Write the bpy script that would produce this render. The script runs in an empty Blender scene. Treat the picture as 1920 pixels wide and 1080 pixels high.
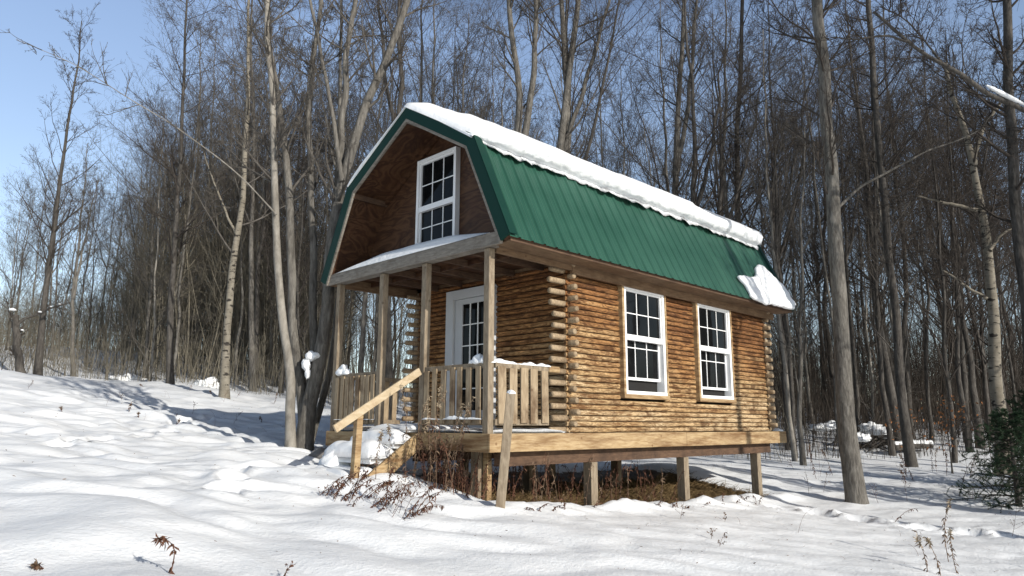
import bpy, math, random
import numpy as np
from mathutils import Matrix, Vector

rng = np.random.default_rng(11)
scene = bpy.context.scene
COL = scene.collection

# ------------------------------------------------------------------ camera
CAM = np.array([-5.92707, -6.25305, 0.10916])
YAW, PIT, ROL, FPX = 0.782535, 0.188746, 0.0039486, 1339.03
FW = np.array([math.cos(PIT)*math.cos(YAW), math.cos(PIT)*math.sin(YAW), math.sin(PIT)])
_r = np.array([math.sin(YAW), -math.cos(YAW), 0.0]); _u = np.cross(_r, FW)
RT = _r*math.cos(ROL)+_u*math.sin(ROL); UP = -_r*math.sin(ROL)+_u*math.cos(ROL)
HF = np.array([math.cos(YAW), math.sin(YAW), 0.0]); HR = np.array([math.sin(YAW), -math.cos(YAW), 0.0])

def ray(px, py):
    return FW*FPX+RT*(px-960.0)-UP*(py-540.0)
def at(px, py, dep):
    """survey point: direction through (px,py) of the 1920x1080 survey photo, at horizontal distance dep ahead"""
    d = ray(px, py); return CAM+d*(dep/(d@HF))
def ld(lat, dep):
    return CAM+HR*lat+HF*dep
def on_plane(px, py, P0, N):
    d = ray(px, py); return CAM+d*(((np.array(P0)-CAM)@N)/(d@N))

cam_data = bpy.data.cameras.new('camera'); cam = bpy.data.objects.new('camera', cam_data); COL.objects.link(cam)
cam.matrix_world = Matrix(((RT[0], UP[0], -FW[0], CAM[0]), (RT[1], UP[1], -FW[1], CAM[1]), (RT[2], UP[2], -FW[2], CAM[2]), (0, 0, 0, 1)))
cam_data.sensor_width = 36.0; cam_data.lens = FPX/1920*36.0; cam_data.clip_start = 0.05; cam_data.clip_end = 3000
scene.camera = cam

# ------------------------------------------------------------------ light
SUN_AZ = np.array([-0.04, -0.9992]); SUN_EL = math.radians(23.5)
w = bpy.data.worlds.new('World'); scene.world = w; w.use_nodes = True
nt = w.node_tree; bg = nt.nodes['Background']
sky = nt.nodes.new('ShaderNodeTexSky'); sky.sky_type = 'NISHITA'; sky.sun_disc = False
sky.sun_elevation = SUN_EL; sky.sun_rotation = math.atan2(SUN_AZ[0], SUN_AZ[1])
sky.air_density = 1.0; sky.dust_density = 0.35; sky.ozone_density = 1.2; sky.altitude = 300
tc = nt.nodes.new('ShaderNodeTexCoord'); sz = nt.nodes.new('ShaderNodeSeparateXYZ'); nt.links.new(tc.outputs['Generated'], sz.inputs[0])
rp = nt.nodes.new('ShaderNodeValToRGB'); nt.links.new(sz.outputs[2], rp.inputs[0]); el = rp.color_ramp.elements
while len(el) < 5: el.new(0.5)
for e_, (p_, c_) in zip(el, [(0.0, (.44, .45, .50)), (0.18, (.60, .53, .49)), (0.5, (.74, .66, .63)), (0.58, (.30, .28, .29)), (0.72, (.10, .10, .11))]): e_.position = p_; e_.color = (*c_, 1)
mx = nt.nodes.new('ShaderNodeMix'); mx.data_type = 'RGBA'; mx.blend_type = 'MULTIPLY'; mx.inputs[0].default_value = 1.0
nt.links.new(sky.outputs[0], mx.inputs[6]); nt.links.new(rp.outputs[0], mx.inputs[7]); nt.links.new(mx.outputs[2], bg.inputs[0]); bg.inputs[1].default_value = 0.34
sd = bpy.data.lights.new('sun', 'SUN'); sd.energy = 4.95; sd.angle = math.radians(0.53); sd.color = (1.0, 0.945, 0.86)
so = bpy.data.objects.new('sun', sd); COL.objects.link(so)
sdir = Vector((SUN_AZ[0]*math.cos(SUN_EL), SUN_AZ[1]*math.cos(SUN_EL), math.sin(SUN_EL)))
so.rotation_euler = sdir.to_track_quat('Z', 'Y').to_euler(); so.location = (0, -20, 20)
scene.view_settings.view_transform = 'Standard'; scene.view_settings.look = 'None'
scene.view_settings.exposure = 0; scene.view_settings.gamma = 1

# ------------------------------------------------------------------ noise
_perm = np.random.default_rng(5).permutation(512)
def _h(i, j): return _perm[(_perm[(i & 511)]+j) & 511]
_ang = np.random.default_rng(6).random(512)*2*np.pi; _gx = np.cos(_ang); _gy = np.sin(_ang)
def perlin(x, y):
    x = np.asarray(x, float); y = np.asarray(y, float)
    i = np.floor(x).astype(int); j = np.floor(y).astype(int); fx = x-i; fy = y-j
    u = fx*fx*fx*(fx*(fx*6-15)+10); v = fy*fy*fy*(fy*(fy*6-15)+10)
    def g(a, b):
        k = _h(i+a, j+b); return _gx[k]*(fx-a)+_gy[k]*(fy-b)
    n0 = g(0, 0)*(1-u)+g(1, 0)*u; n1 = g(0, 1)*(1-u)+g(1, 1)*u
    return (n0*(1-v)+n1*v)*1.5
def smooth(a, b, x):
    t = np.clip((np.asarray(x, float)-a)/(b-a), 0, 1); return t*t*(3-2*t)

# ------------------------------------------------------------------ mesh helpers
class MB:
    """collects vertices and faces of one mesh"""
    def __init__(s): s.v = []; s.q = []; s.n = 0; s.at = {}; s.mi = []
    def add(s, v, faces, attr=None, mi=0):
        v = np.asarray(v, float).reshape(-1, 3)
        for f in faces if isinstance(faces, list) else [faces]:
            f = np.asarray(f, int); s.q.append(f+s.n); s.mi.append(np.full(len(f), mi))
        for k, a in (attr or {}).items(): s.at.setdefault(k, []).append((s.n, np.asarray(a, float)))
        s.v.append(v); s.n += len(v)
        return s
    def box(s, a, b, mi=0, attr=None):
        x0, y0, z0 = np.minimum(a, b); x1, y1, z1 = np.maximum(a, b)
        v = [(x0, y0, z0), (x1, y0, z0), (x1, y1, z0), (x0, y1, z0), (x0, y0, z1), (x1, y0, z1), (x1, y1, z1), (x0, y1, z1)]
        return s.add(v, np.array([(0, 3, 2, 1), (4, 5, 6, 7), (0, 1, 5, 4), (1, 2, 6, 5), (2, 3, 7, 6), (3, 0, 4, 7)]), attr, mi)
    def beam(s, p, q, w, h, upv=(0, 0, 1), mi=0):
        """rectangular bar from p to q, w across, h along upv"""
        p = np.array(p, float); q = np.array(q, float); t = q-p; t /= np.linalg.norm(t)
        sd_ = np.cross(t, upv); sd_ /= np.linalg.norm(sd_); uv = np.cross(sd_, t)
        v = [c+a*sd_*w/2+b*uv*h/2 for c in (p, q) for a, b in ((-1, -1), (1, -1), (1, 1), (-1, 1))]
        return s.add(v, np.array([(0, 1, 2, 3), (7, 6, 5, 4), (0, 4, 5, 1), (1, 5, 6, 2), (2, 6, 7, 3), (3, 7, 4, 0)]), None, mi)
    def poly(s, pts):
        return s.add(pts, np.array([list(range(len(pts)))]))
    def prism(s, pts, ext):
        pts = np.asarray(pts, float); n = len(pts); ext = np.asarray(ext, float)
        f = [np.array([list(range(n))]), np.array([list(range(2*n-1, n-1, -1))]), np.array([(i, i+n, (i+1) % n+n, (i+1) % n) for i in range(n)])]
        return s.add(np.vstack([pts, pts+ext]), f)
    def tubes(s, P, R, k, cap=False, attr=None, mi=0):
        P = np.asarray(P, float); R = np.asarray(R, float)
        if P.ndim == 2: P = P[None]; R = R[None]
        n, K, _ = P.shape
        if n == 0: return s
        T = np.gradient(P, axis=1); T /= np.linalg.norm(T, axis=2, keepdims=True)+1e-12
        ref = np.zeros((n, 1, 3)); m = np.abs(P[:, -1]-P[:, 0]); ref[np.arange(n), 0, np.argmin(m, axis=1)] = 1
        A = np.cross(T, np.broadcast_to(ref, T.shape)); A /= np.linalg.norm(A, axis=2, keepdims=True)+1e-12; B = np.cross(T, A)
        th = np.arange(k)*2*np.pi/k
        V = P[:, :, None]+R[:, :, None, None]*(A[:, :, None]*np.cos(th)[None, None, :, None]+B[:, :, None]*np.sin(th)[None, None, :, None])
        i, j, c = np.meshgrid(np.arange(n), np.arange(K-1), np.arange(k), indexing='ij')
        c2 = (c+1) % k; b = i*K*k
        F = np.stack([b+j*k+c, b+j*k+c2, b+(j+1)*k+c2, b+(j+1)*k+c], -1).reshape(-1, 4)
        fs = [F]
        if cap:
            for jj, d in ((0, -1), (K-1, 1)):
                fs.append((np.arange(n)[:, None]*K*k+jj*k+np.arange(k)[None, ::d]))
        return s.add(V.reshape(-1, 3), fs, attr, mi)
    def grid(s, V, attr=None, flip=False):
        V = np.asarray(V, float); a, b, _ = V.shape
        i, j = np.meshgrid(np.arange(a-1), np.arange(b-1), indexing='ij')
        F = np.stack([i*b+j, (i+1)*b+j, (i+1)*b+j+1, i*b+j+1], -1).reshape(-1, 4)
        return s.add(V.reshape(-1, 3), F[:, ::-1] if flip else F, attr)

def mesh_from(mb, name, smooth_=True):
    me = bpy.data.meshes.new(name); V = np.vstack(mb.v)
    me.vertices.add(len(V)); me.vertices.foreach_set('co', V.astype(np.float32).ravel())
    loops = np.concatenate([f.ravel() for f in mb.q]); tot = np.concatenate([np.full(len(f), f.shape[1]) for f in mb.q])
    st = np.concatenate([[0], np.cumsum(tot)[:-1]])
    me.loops.add(len(loops)); me.loops.foreach_set('vertex_index', loops.astype(np.int32))
    me.polygons.add(len(tot)); me.polygons.foreach_set('loop_start', st.astype(np.int32))
    try: me.polygons.foreach_set('loop_total', tot.astype(np.int32))
    except Exception: pass
    me.polygons.foreach_set('use_smooth', np.full(len(tot), smooth_))
    me.polygons.foreach_set('material_index', np.concatenate(mb.mi).astype(np.int32))
    for k, lst in mb.at.items():
        a = np.zeros(len(V), np.float32)
        for n0, x in lst: a[n0:n0+len(x)] = x
        me.attributes.new(k, 'FLOAT', 'POINT').data.foreach_set('value', a)
    me.update(calc_edges=True)
    return me

def obj(name, mb, mats, parent=None, smooth_=False, bevel=0.0, origin=None, label=None):
    V = np.vstack(mb.v)
    c = np.array(origin, float) if origin is not None else np.array([(V[:, 0].min()+V[:, 0].max())/2, (V[:, 1].min()+V[:, 1].max())/2, V[:, 2].min()])
    mb.v = [v-c for v in mb.v]
    me = mesh_from(mb, name, smooth_); o = bpy.data.objects.new(name, me); COL.objects.link(o)
    for m in mats if isinstance(mats, (list, tuple)) else [mats]: me.materials.append(m)
    o.location = c
    if parent is not None:
        o.parent = parent
        off = np.zeros(3); p = parent
        while p is not None: off += np.array(p.location); p = p.parent
        o.location = c-off
    if bevel:
        b = o.modifiers.new('bevel', 'BEVEL'); b.width = bevel; b.segments = 2; b.limit_method = 'ANGLE'
    if label: o['label'] = label
    return o
def tag(o, label, cat, group=None, kind=None):
    if label: o['label'] = label
    if cat: o['category'] = cat
    if group: o['group'] = group
    if kind: o['kind'] = kind
    return o
def thing(name, label, cat, loc, group=None):
    o = bpy.data.objects.new(name, None); COL.objects.link(o); o.location = loc; o.empty_display_size = 0.2
    return tag(o, label, cat, group)

# ------------------------------------------------------------------ materials
def new_mat(name, rough=0.8):
    m = bpy.data.materials.new(name); m.use_nodes = True; n = m.node_tree
    b = n.nodes['Principled BSDF']; b.inputs['Roughness'].default_value = rough
    b.inputs['Specular IOR Level'].default_value = 0.25
    return m, n, b
def N(nt_, t, **kw):
    x = nt_.nodes.new(t)
    for k, v in kw.items():
        if k in x.inputs: x.inputs[k].default_value = v
        else: setattr(x, k, v)
    return x
def L(nt_, a, b): nt_.links.new(a, b)
def pos_map(n, scale, obj_space=False):
    if obj_space: g = N(n, 'ShaderNodeTexCoord').outputs['Object']
    else: g = N(n, 'ShaderNodeNewGeometry').outputs['Position']
    mp = N(n, 'ShaderNodeMapping'); mp.inputs['Scale'].default_value = scale; L(n, g, mp.inputs[0]); return mp.outputs[0]
def noise(n, vec, scale=1.0, detail=4, rough=0.55, dist=0.0):
    x = N(n, 'ShaderNodeTexNoise'); x.inputs['Scale'].default_value = scale; x.inputs['Detail'].default_value = detail
    x.inputs['Roughness'].default_value = rough; x.inputs['Distortion'].default_value = dist; L(n, vec, x.inputs['Vector']); return x.outputs['Fac']
def ramp(n, fac, stops):
    x = N(n, 'ShaderNodeValToRGB'); e = x.color_ramp.elements
    while len(e) < len(stops): e.new(0.5)
    for el, (p, c) in zip(e, stops): el.position = p; el.color = (*c, 1)
    L(n, fac, x.inputs[0]); return x.outputs[0]
def mixc(n, fac, a, b, mode='MIX'):
    x = N(n, 'ShaderNodeMix', data_type='RGBA', blend_type=mode)
    if hasattr(fac, 'links'): L(n, fac, x.inputs[0])
    else: x.inputs[0].default_value = fac
    for s_, i in ((a, 6), (b, 7)):
        if hasattr(s_, 'links'): L(n, s_, x.inputs[i])
        else: x.inputs[i].default_value = (*s_, 1)
    return x.outputs[2]
def math_(n, op, a, b=None, c=None):
    x = N(n, 'ShaderNodeMath', operation=op)
    for s_, i in ((a, 0), (b, 1), (c, 2)):
        if s_ is None: continue
        if hasattr(s_, 'links'): L(n, s_, x.inputs[i])
        else: x.inputs[i].default_value = s_
    return x.outputs[0]
def mrange(n, v, a, b, c=0.0, d=1.0):
    x = N(n, 'ShaderNodeMapRange'); L(n, v, x.inputs[0])
    for i, s_ in zip((1, 2, 3, 4), (a, b, c, d)): x.inputs[i].default_value = s_
    return x.outputs[0]
def bump(n, b, h, strength=0.5, dist=0.02):
    x = N(n, 'ShaderNodeBump'); x.inputs['Strength'].default_value = strength; x.inputs['Distance'].default_value = dist
    L(n, h, x.inputs['Height']); L(n, x.outputs[0], b.inputs['Normal'])
def attr(n, name):
    x = N(n, 'ShaderNodeAttribute'); x.attribute_name = name; return x.outputs['Fac']

def make_snow(name, bare=False):
    m, n, b = new_mat(name, 0.55)
    v = pos_map(n, (1, 1, 1))
    f1 = noise(n, v, 4.0, 6, 0.62); f2 = noise(n, v, 30, 5, 0.65); f3 = noise(n, v, 220, 2, 0.5)
    c = ramp(n, f1, [(0.3, (0.78, 0.805, 0.82)), (0.7, (0.84, 0.853, 0.86))])
    hgt = math_(n, 'ADD', math_(n, 'MULTIPLY', f1, 0.9), math_(n, 'ADD', math_(n, 'MULTIPLY', f2, 0.34), math_(n, 'MULTIPLY', f3, 0.06)))
    if bare:
        a = attr(n, 'bare'); nn = noise(n, v, 9, 5, 0.65)
        msk = mrange(n, math_(n, 'ADD', a, math_(n, 'MULTIPLY', math_(n, 'SUBTRACT', nn, 0.5), 0.9)), 0.42, 0.55)
        soil = ramp(n, noise(n, pos_map(n, (14, 14, 14)), 2.0, 6, 0.7), [(0.25, (0.035, 0.02, 0.009)), (0.6, (0.11, 0.068, 0.03)), (0.85, (0.2, 0.14, 0.07))])
        lit = noise(n, v, 60, 2, 0.5); wood = attr(n, 'litter')
        lm = math_(n, 'MULTIPLY', mrange(n, lit, 0.62, 0.7), wood)
        c = mixc(n, lm, c, (0.12, 0.085, 0.05)); c = mixc(n, msk, c, soil)
    L(n, c, b.inputs['Base Color']); bump(n, b, hgt, 0.7, 0.035)
    b.inputs['Specular IOR Level'].default_value = 0.3
    return m
M = {}
M['snow'] = make_snow('snow'); M['ground'] = make_snow('snowy_ground', True)

def make_log(name, dark=1.0):
    m, n, b = new_mat(name, 0.75)
    g = N(n, 'ShaderNodeNewGeometry'); sx = N(n, 'ShaderNodeSeparateXYZ'); L(n, g.outputs['Position'], sx.inputs[0])
    gv = attr(n, 'gv'); lr = attr(n, 'lr')
    cx = N(n, 'ShaderNodeCombineXYZ'); L(n, math_(n, 'ADD', sx.outputs[0], math_(n, 'MULTIPLY', sx.outputs[1], 1.0)), cx.inputs[0])
    L(n, math_(n, 'MULTIPLY', lr, 37.0), cx.inputs[1]); L(n, sx.outputs[2], cx.inputs[2])
    def mp(s):
        x = N(n, 'ShaderNodeMapping'); x.inputs['Scale'].default_value = s; L(n, cx.outputs[0], x.inputs[0]); return x.outputs[0]
    grain = noise(n, mp((3.2, 1, 26)), 1.0, 7, 0.62, 1.2)
    chat = noise(n, mp((5.5, 1, 22)), 1.0, 5, 0.6, 2.2)
    big = noise(n, mp((0.7, 0.05, 0.9)), 1.0, 5, 0.6)
    z = math_(n, 'ADD', sx.outputs[2], math_(n, 'MULTIPLY', math_(n, 'SUBTRACT', big, 0.5), 2.5))
    z = math_(n, 'ADD', z, math_(n, 'MULTIPLY', math_(n, 'SUBTRACT', lr, 0.5), 0.95))
    t = mrange(n, z, 0.1, 2.1)
    pale = ramp(n, t, [(0.0, (0.62, 0.47, 0.28)), (0.28, (0.53, 0.355, 0.175)), (0.6, (0.40, 0.21, 0.08)), (1.0, (0.27, 0.118, 0.04))])
    deep = ramp(n, t, [(0.0, (0.21, 0.112, 0.045)), (0.5, (0.125, 0.053, 0.018)), (1.0, (0.068, 0.026, 0.009))])
    streak = mrange(n, grain, 0.38, 0.56)
    c = mixc(n, streak, deep, pale)
    c = mixc(n, math_(n, 'MULTIPLY', mrange(n, chat, 0.53, 0.59), 0.66), c, deep)
    c = mixc(n, math_(n, 'MULTIPLY', mrange(n, chat, 0.30, 0.40, 1, 0), 0.6), c, mixc(n, 0.5, pale, (0.62, 0.48, 0.3)))
    stain = noise(n, mp((1.4, 0.3, 1.6)), 1.3, 5, 0.7)
    c = mixc(n, math_(n, 'MULTIPLY', mrange(n, stain, 0.55, 0.63), 0.75), c, (0.085, 0.035, 0.012))
    c = mixc(n, mrange(n, gv, 0.15, 0.78, 0.95, 0.0), c, (0.045, 0.022, 0.01))
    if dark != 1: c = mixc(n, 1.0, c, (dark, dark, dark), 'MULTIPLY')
    L(n, c, b.inputs['Base Color'])
    bump(n, b, math_(n, 'ADD', math_(n, 'MULTIPLY', chat, 1.0), math_(n, 'MULTIPLY', grain, 0.6)), 1.0, 0.035)
    return m
M['log'] = make_log('peeled_log'); M['log_bounce_lit'] = make_log('porch_log_bounce_lit', 1.1)  # second copy: same logs, colour brightened to paint in bounce light under the porch

def make_wood(name, c_lo, c_hi, stain, sc=(6, 6, 1.5), bst=0.35, stain_amt=0.55, stsc=(2.2, 2.2, 1.6)):
    m, n, b = new_mat(name, 0.82)
    f = noise(n, pos_map(n, tuple(4*x for x in sc)), 1.0, 6, 0.65, 0.6)
    s = noise(n, pos_map(n, stsc), 1.0, 6, 0.68)
    c = ramp(n, f, [(0.3, c_lo), (0.68, c_hi)])
    c = mixc(n, math_(n, 'MULTIPLY', mrange(n, s, 0.5 if stain_amt < .8 else .43, 0.66 if stain_amt < .8 else .66), stain_amt), c, stain)
    kn = N(n, 'ShaderNodeTexVoronoi'); kn.inputs['Scale'].default_value = 4.5; L(n, pos_map(n, (1, 1, 1)), kn.inputs['Vector'])
    c = mixc(n, mrange(n, kn.outputs['Distance'], 0.05, 0.11, 0.7, 0.0), c, stain)
    L(n, c, b.inputs['Base Color']); bump(n, b, f, bst, 0.008)
    return m
M['post'] = make_wood('weathered_post', (0.15, 0.115, 0.078), (0.3, 0.245, 0.175), (0.09, 0.058, 0.034))
M['rim'] = make_wood('sunbleached_board', (0.27, 0.175, 0.082), (0.46, 0.345, 0.2), (0.12, 0.055, 0.02), (1.2, 1.2, 9), 0.6, 0.85, (0.9, 0.9, 7.5))
M['grey'] = make_wood('grey_beam', (0.13, 0.115, 0.095), (0.26, 0.235, 0.2), (0.1, 0.08, 0.06), (1.5, 1.5, 9))
M['baluster'] = make_wood('stained_baluster', (0.2, 0.145, 0.088), (0.38, 0.3, 0.2), (0.07, 0.036, 0.017), (7, 7, 1.1), 0.35, 0.75)
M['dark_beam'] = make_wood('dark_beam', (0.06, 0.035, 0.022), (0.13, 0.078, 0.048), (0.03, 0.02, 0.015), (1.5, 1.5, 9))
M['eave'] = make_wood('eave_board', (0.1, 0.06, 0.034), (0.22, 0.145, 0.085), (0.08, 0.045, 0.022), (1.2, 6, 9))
M['butt'] = make_wood('weathered_log_end', (0.17, 0.12, 0.075), (0.42, 0.325, 0.21), (0.10, 0.06, 0.03), (8, 8, 8), 0.4, 0.6)
M['rail'] = make_wood('pale_handrail', (0.36, 0.28, 0.17), (0.52, 0.43, 0.3), (0.25, 0.15, 0.08), (2, 5, 5))

def make_ply():
    m, n, b = new_mat('stained_plywood', 0.6)
    v = pos_map(n, (2.2, 1.3, 4.4))
    wv = N(n, 'ShaderNodeTexNoise'); L(n, v, wv.inputs['Vector']); wv.inputs['Scale'].default_value = 0.9; wv.inputs['Detail'].default_value = 3; wv.inputs['Distortion'].default_value = 0.8
    rings = math_(n, 'FRACT', math_(n, 'MULTIPLY', wv.outputs['Fac'], 7.0))
    rr = math_(n, 'ABSOLUTE', math_(n, 'SUBTRACT', rings, 0.5))
    fine = noise(n, pos_map(n, (30, 4, 40)), 1.0, 4, 0.6)
    c = ramp(n, math_(n, 'ADD', math_(n, 'MULTIPLY', rr, 1.2), math_(n, 'MULTIPLY', fine, 0.4)), [(0.15, (0.034, 0.015, 0.0085)), (0.5, (0.06, 0.028, 0.0135)), (0.85, (0.10, 0.05, 0.025))])
    c = mixc(n, math_(n, 'MULTIPLY', mrange(n, noise(n, pos_map(n, (1.5, 1.5, 1.5)), 1, 4, 0.6), 0.5, 0.7), 0.6), c, (0.07, 0.03, 0.015))
    L(n, c, b.inputs['Base Color']); bump(n, b, rr, 0.2, 0.005); return m
M['ply'] = make_ply()

def make_plain(name, col, rough, var=0.1, sc=3.0, spec=0.4, metal=0.0, bst=0.0, bsc=30):
    m, n, b = new_mat(name, rough)
    f = noise(n, pos_map(n, (1, 1, 1)), sc, 5, 0.6)
    lo = tuple(x*(1-var) for x in col); hi = tuple(min(1, x*(1+var)) for x in col)
    L(n, ramp(n, f, [(0.3, lo), (0.7, hi)]), b.inputs['Base Color'])
    b.inputs['Specular IOR Level'].default_value = spec; b.inputs['Metallic'].default_value = metal
    L(n, mrange(n, f, 0.3, 0.7, rough*0.85, min(1, rough*1.15)), b.inputs['Roughness'])
    if bst: bump(n, b, noise(n, pos_map(n, (1, 1, 1)), bsc, 4, 0.6), bst, 0.01)
    return m
M['roof'] = make_plain('green_metal_roof', (0.0165, 0.07, 0.0465), 0.42, 0.16, 1.5, 0.5, 0, 0.06, 4)
M['trim'] = make_plain('green_trim', (0.004, 0.03, 0.022), 0.6, 0.12, 2.0, 0.15)
M['white'] = make_plain('white_vinyl', (0.8, 0.8, 0.79), 0.4, 0.05, 3.0)
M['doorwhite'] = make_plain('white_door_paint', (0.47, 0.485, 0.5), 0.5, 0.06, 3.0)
M['void'] = make_plain('dark_interior', (0.012, 0.011, 0.01), 0.9, 0.2)
M['stone'] = make_plain('grey_stone', (0.2, 0.19, 0.18), 0.9, 0.3, 6, 0.2, 0, 0.5, 20)
M['steel'] = make_plain('dark_handle', (0.09, 0.085, 0.08), 0.35, 0.1, 3, 0.5, 0.8)
def make_glass():
    m, n, b = new_mat('window_glass', 0.03)
    f = noise(n, pos_map(n, (1, 1, 1)), 1.6, 4, 0.6)
    L(n, ramp(n, f, [(0.3, (0.003, 0.0035, 0.004)), (0.75, (0.010, 0.0105, 0.011))]), b.inputs['Base Color'])
    b.inputs['Specular IOR Level'].default_value = 0.1
    bump(n, b, noise(n, pos_map(n, (1, 1, 1)), 2.5, 2, 0.5), 0.06, 0.02); return m
M['glass'] = make_glass()

def make_bark(name, c0, c1, c2, sc=(24, 24, 5.0), bst=0.8, lichen=0.25):
    m, n, b = new_mat(name, 0.9)
    f = noise(n, pos_map(n, sc), 1.0, 6, 0.65, 0.4); g = noise(n, pos_map(n, (1.6, 1.6, 1.0)), 1.0, 5, 0.65)
    c = ramp(n, f, [(0.3, c0), (0.5, c1), (0.72, c2)])
    c = mixc(n, math_(n, 'MULTIPLY', mrange(n, g, 0.5, 0.68), lichen), c, tuple(min(1, x*1.6) for x in c2))
    c = mixc(n, math_(n, 'MULTIPLY', mrange(n, g, 0.32, 0.44, 1, 0), 0.45), c, c0)
    L(n, c, b.inputs['Base Color']); bump(n, b, f, bst, 0.03); return m
M['bark'] = make_bark('grey_bark', (0.045, 0.04, 0.035), (0.115, 0.106, 0.092), (0.2, 0.188, 0.166))
M['bark_dark'] = make_bark('dark_bark', (0.025, 0.022, 0.0195), (0.062, 0.056, 0.049), (0.112, 0.103, 0.092))
M['bark_pale'] = make_bark('pale_bark', (0.11, 0.099, 0.083), (0.21, 0.193, 0.165), (0.3, 0.28, 0.245), (10, 10, 4), 0.45)
def make_aspen():
    m, n, b = new_mat('spotted_bark', 0.85)
    g = noise(n, pos_map(n, (5, 5, 3)), 1.0, 5, 0.6)
    c = ramp(n, g, [(0.3, (0.14, 0.122, 0.092)), (0.7, (0.25, 0.225, 0.18))])
    k = noise(n, pos_map(n, (4.5, 4.5, 10)), 1.0, 3, 0.55); k2 = noise(n, pos_map(n, (3, 3, 45)), 1.0, 2, 0.5)
    c = mixc(n, mrange(n, k, 0.57, 0.62), c, (0.03, 0.026, 0.022)); c = mixc(n, math_(n, 'MULTIPLY', mrange(n, k2, 0.58, 0.66), 0.6), c, (0.08, 0.07, 0.06))
    L(n, c, b.inputs['Base Color']); bump(n, b, k, 0.4, 0.02); return m
M['aspen'] = make_aspen()
M['twig'] = make_bark('twig_bark', (0.042, 0.037, 0.032), (0.078, 0.07, 0.061), (0.125, 0.115, 0.1), (8, 8, 8), 0.0)
M['twig_dark'] = make_bark('dark_twig_bark', (0.026, 0.021, 0.018), (0.048, 0.04, 0.034), (0.08, 0.068, 0.057), (8, 8, 8), 0.0)
M['brush_dark'] = make_bark('dark_brush', (0.022, 0.017, 0.013), (0.045, 0.036, 0.028), (0.08, 0.066, 0.053), (3, 3, 1), 0.0)
M['brush'] = make_bark('brown_brush', (0.075, 0.066, 0.049), (0.15, 0.134, 0.102), (0.225, 0.203, 0.158), (3, 3, 1), 0.0)
M['weed'] = make_bark('dry_weed', (0.06, 0.035, 0.022), (0.13, 0.085, 0.055), (0.24, 0.175, 0.12), (14, 14, 14), 0.0)
M['weed_red'] = make_bark('reddish_dry_weed', (0.035, 0.015, 0.01), (0.085, 0.038, 0.023), (0.15, 0.078, 0.048), (14, 14, 14), 0.0)
M['weed_pale'] = make_bark('tan_seed_head', (0.17, 0.13, 0.085), (0.3, 0.24, 0.165), (0.42, 0.35, 0.25), (20, 20, 20), 0.0)
M['straw'] = make_bark('dead_grass', (0.06, 0.038, 0.016), (0.15, 0.1, 0.045), (0.26, 0.185, 0.09), (20, 20, 20), 0.0)
M['beech'] = make_bark('orange_leaf', (0.16, 0.06, 0.02), (0.28, 0.115, 0.042), (0.4, 0.2, 0.09), (20, 20, 20), 0.0)
M['needle'] = make_bark('spruce_needle', (0.012, 0.026, 0.013), (0.026, 0.052, 0.026), (0.048, 0.085, 0.043), (12, 12, 12), 0.0)

# ------------------------------------------------------------------ terrain
ctrl = [at(935, 958, 8.2), np.array([-.93, 1.33, -.6]), np.array([2.13, .2, -1.0]), np.array([4.5, .2, -1.06]), np.array([7.0, .2, -1.15]),
        np.array([1.0, 3.5, -.62]), np.array([7.5, 3.6, -.85]), np.array([0, 4.6, -.24]), at(1240, 870, 16), at(445, 837, 12), at(300, 780, 16), at(535, 893, 9.4),
        at(417, 738, 24), at(70, 712, 26), at(312, 718, 26), at(1597, 945, 13.3), at(1705, 878, 22), at(1500, 873, 20), at(1880, 900, 16), at(1640, 818, 30),
        at(1880, 800, 36), at(1480, 806, 32), at(1200, 790, 36), at(900, 770, 36), at(0, 700, 24), at(0, 1080, 4.3), at(960, 1080, 5.57), at(1920, 1080, 7.9), at(600, 735, 30), at(120, 645, 40), at(420, 672, 38), at(-150, 640, 40),
        np.append(CAM[:2], -1.36), np.append(ld(0, -8)[:2], -1.9), np.append(ld(-30, 0)[:2], 1.2), np.append(ld(30, 0)[:2], -2.6), np.append(ld(30, 14)[:2], -1.6),
        np.append(ld(-70, 80)[:2], 8), np.append(ld(0, 90)[:2], 4.5), np.append(ld(70, 80)[:2], 3.0), np.append(ld(-35, 60)[:2], 5.2), np.append(ld(35, 55)[:2], 1.2), np.append(ld(0, 55)[:2], 1.6)]
ctrl = np.array(ctrl)
def _tps(r2): return 0.5*r2*np.log(r2+1e-9)
_n = len(ctrl); _K = _tps(((ctrl[:, None, :2]-ctrl[None, :, :2])**2).sum(-1))+np.eye(_n)*0.6
_P = np.hstack([np.ones((_n, 1)), ctrl[:, :2]]); _A = np.block([[_K, _P], [_P.T, np.zeros((3, 3))]])
_W = np.linalg.solve(_A, np.concatenate([ctrl[:, 2], np.zeros(3)]))
def base_h(x, y):
    x = np.asarray(x, float); y = np.asarray(y, float)
    lat = (x-CAM[0])*HR[0]+(y-CAM[1])*HR[1]; dep = (x-CAM[0])*HF[0]+(y-CAM[1])*HF[1]
    lat = 75*np.tanh(lat/75); dep = np.where(dep > 0, 95*np.tanh(dep/95), -15*np.tanh(-dep/15))
    xx = CAM[0]+HR[0]*lat+HF[0]*dep; yy = CAM[1]+HR[1]*lat+HF[1]*dep
    z = _W[_n]+_W[_n+1]*xx+_W[_n+2]*yy
    for i in range(_n): z = z+_W[i]*_tps((xx-ctrl[i, 0])**2+(yy-ctrl[i, 1])**2)
    return z
def under_cabin(x, y):
    m = smooth(-0.35, 0.35, x-0.3)*smooth(-0.3, 0.25, 7.2-x)*smooth(-0.12, 0.28, y+0.05+0.12*perlin(x*1.3, 3.1))*smooth(-0.2, 0.3, 3.7-y)
    return m
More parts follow.
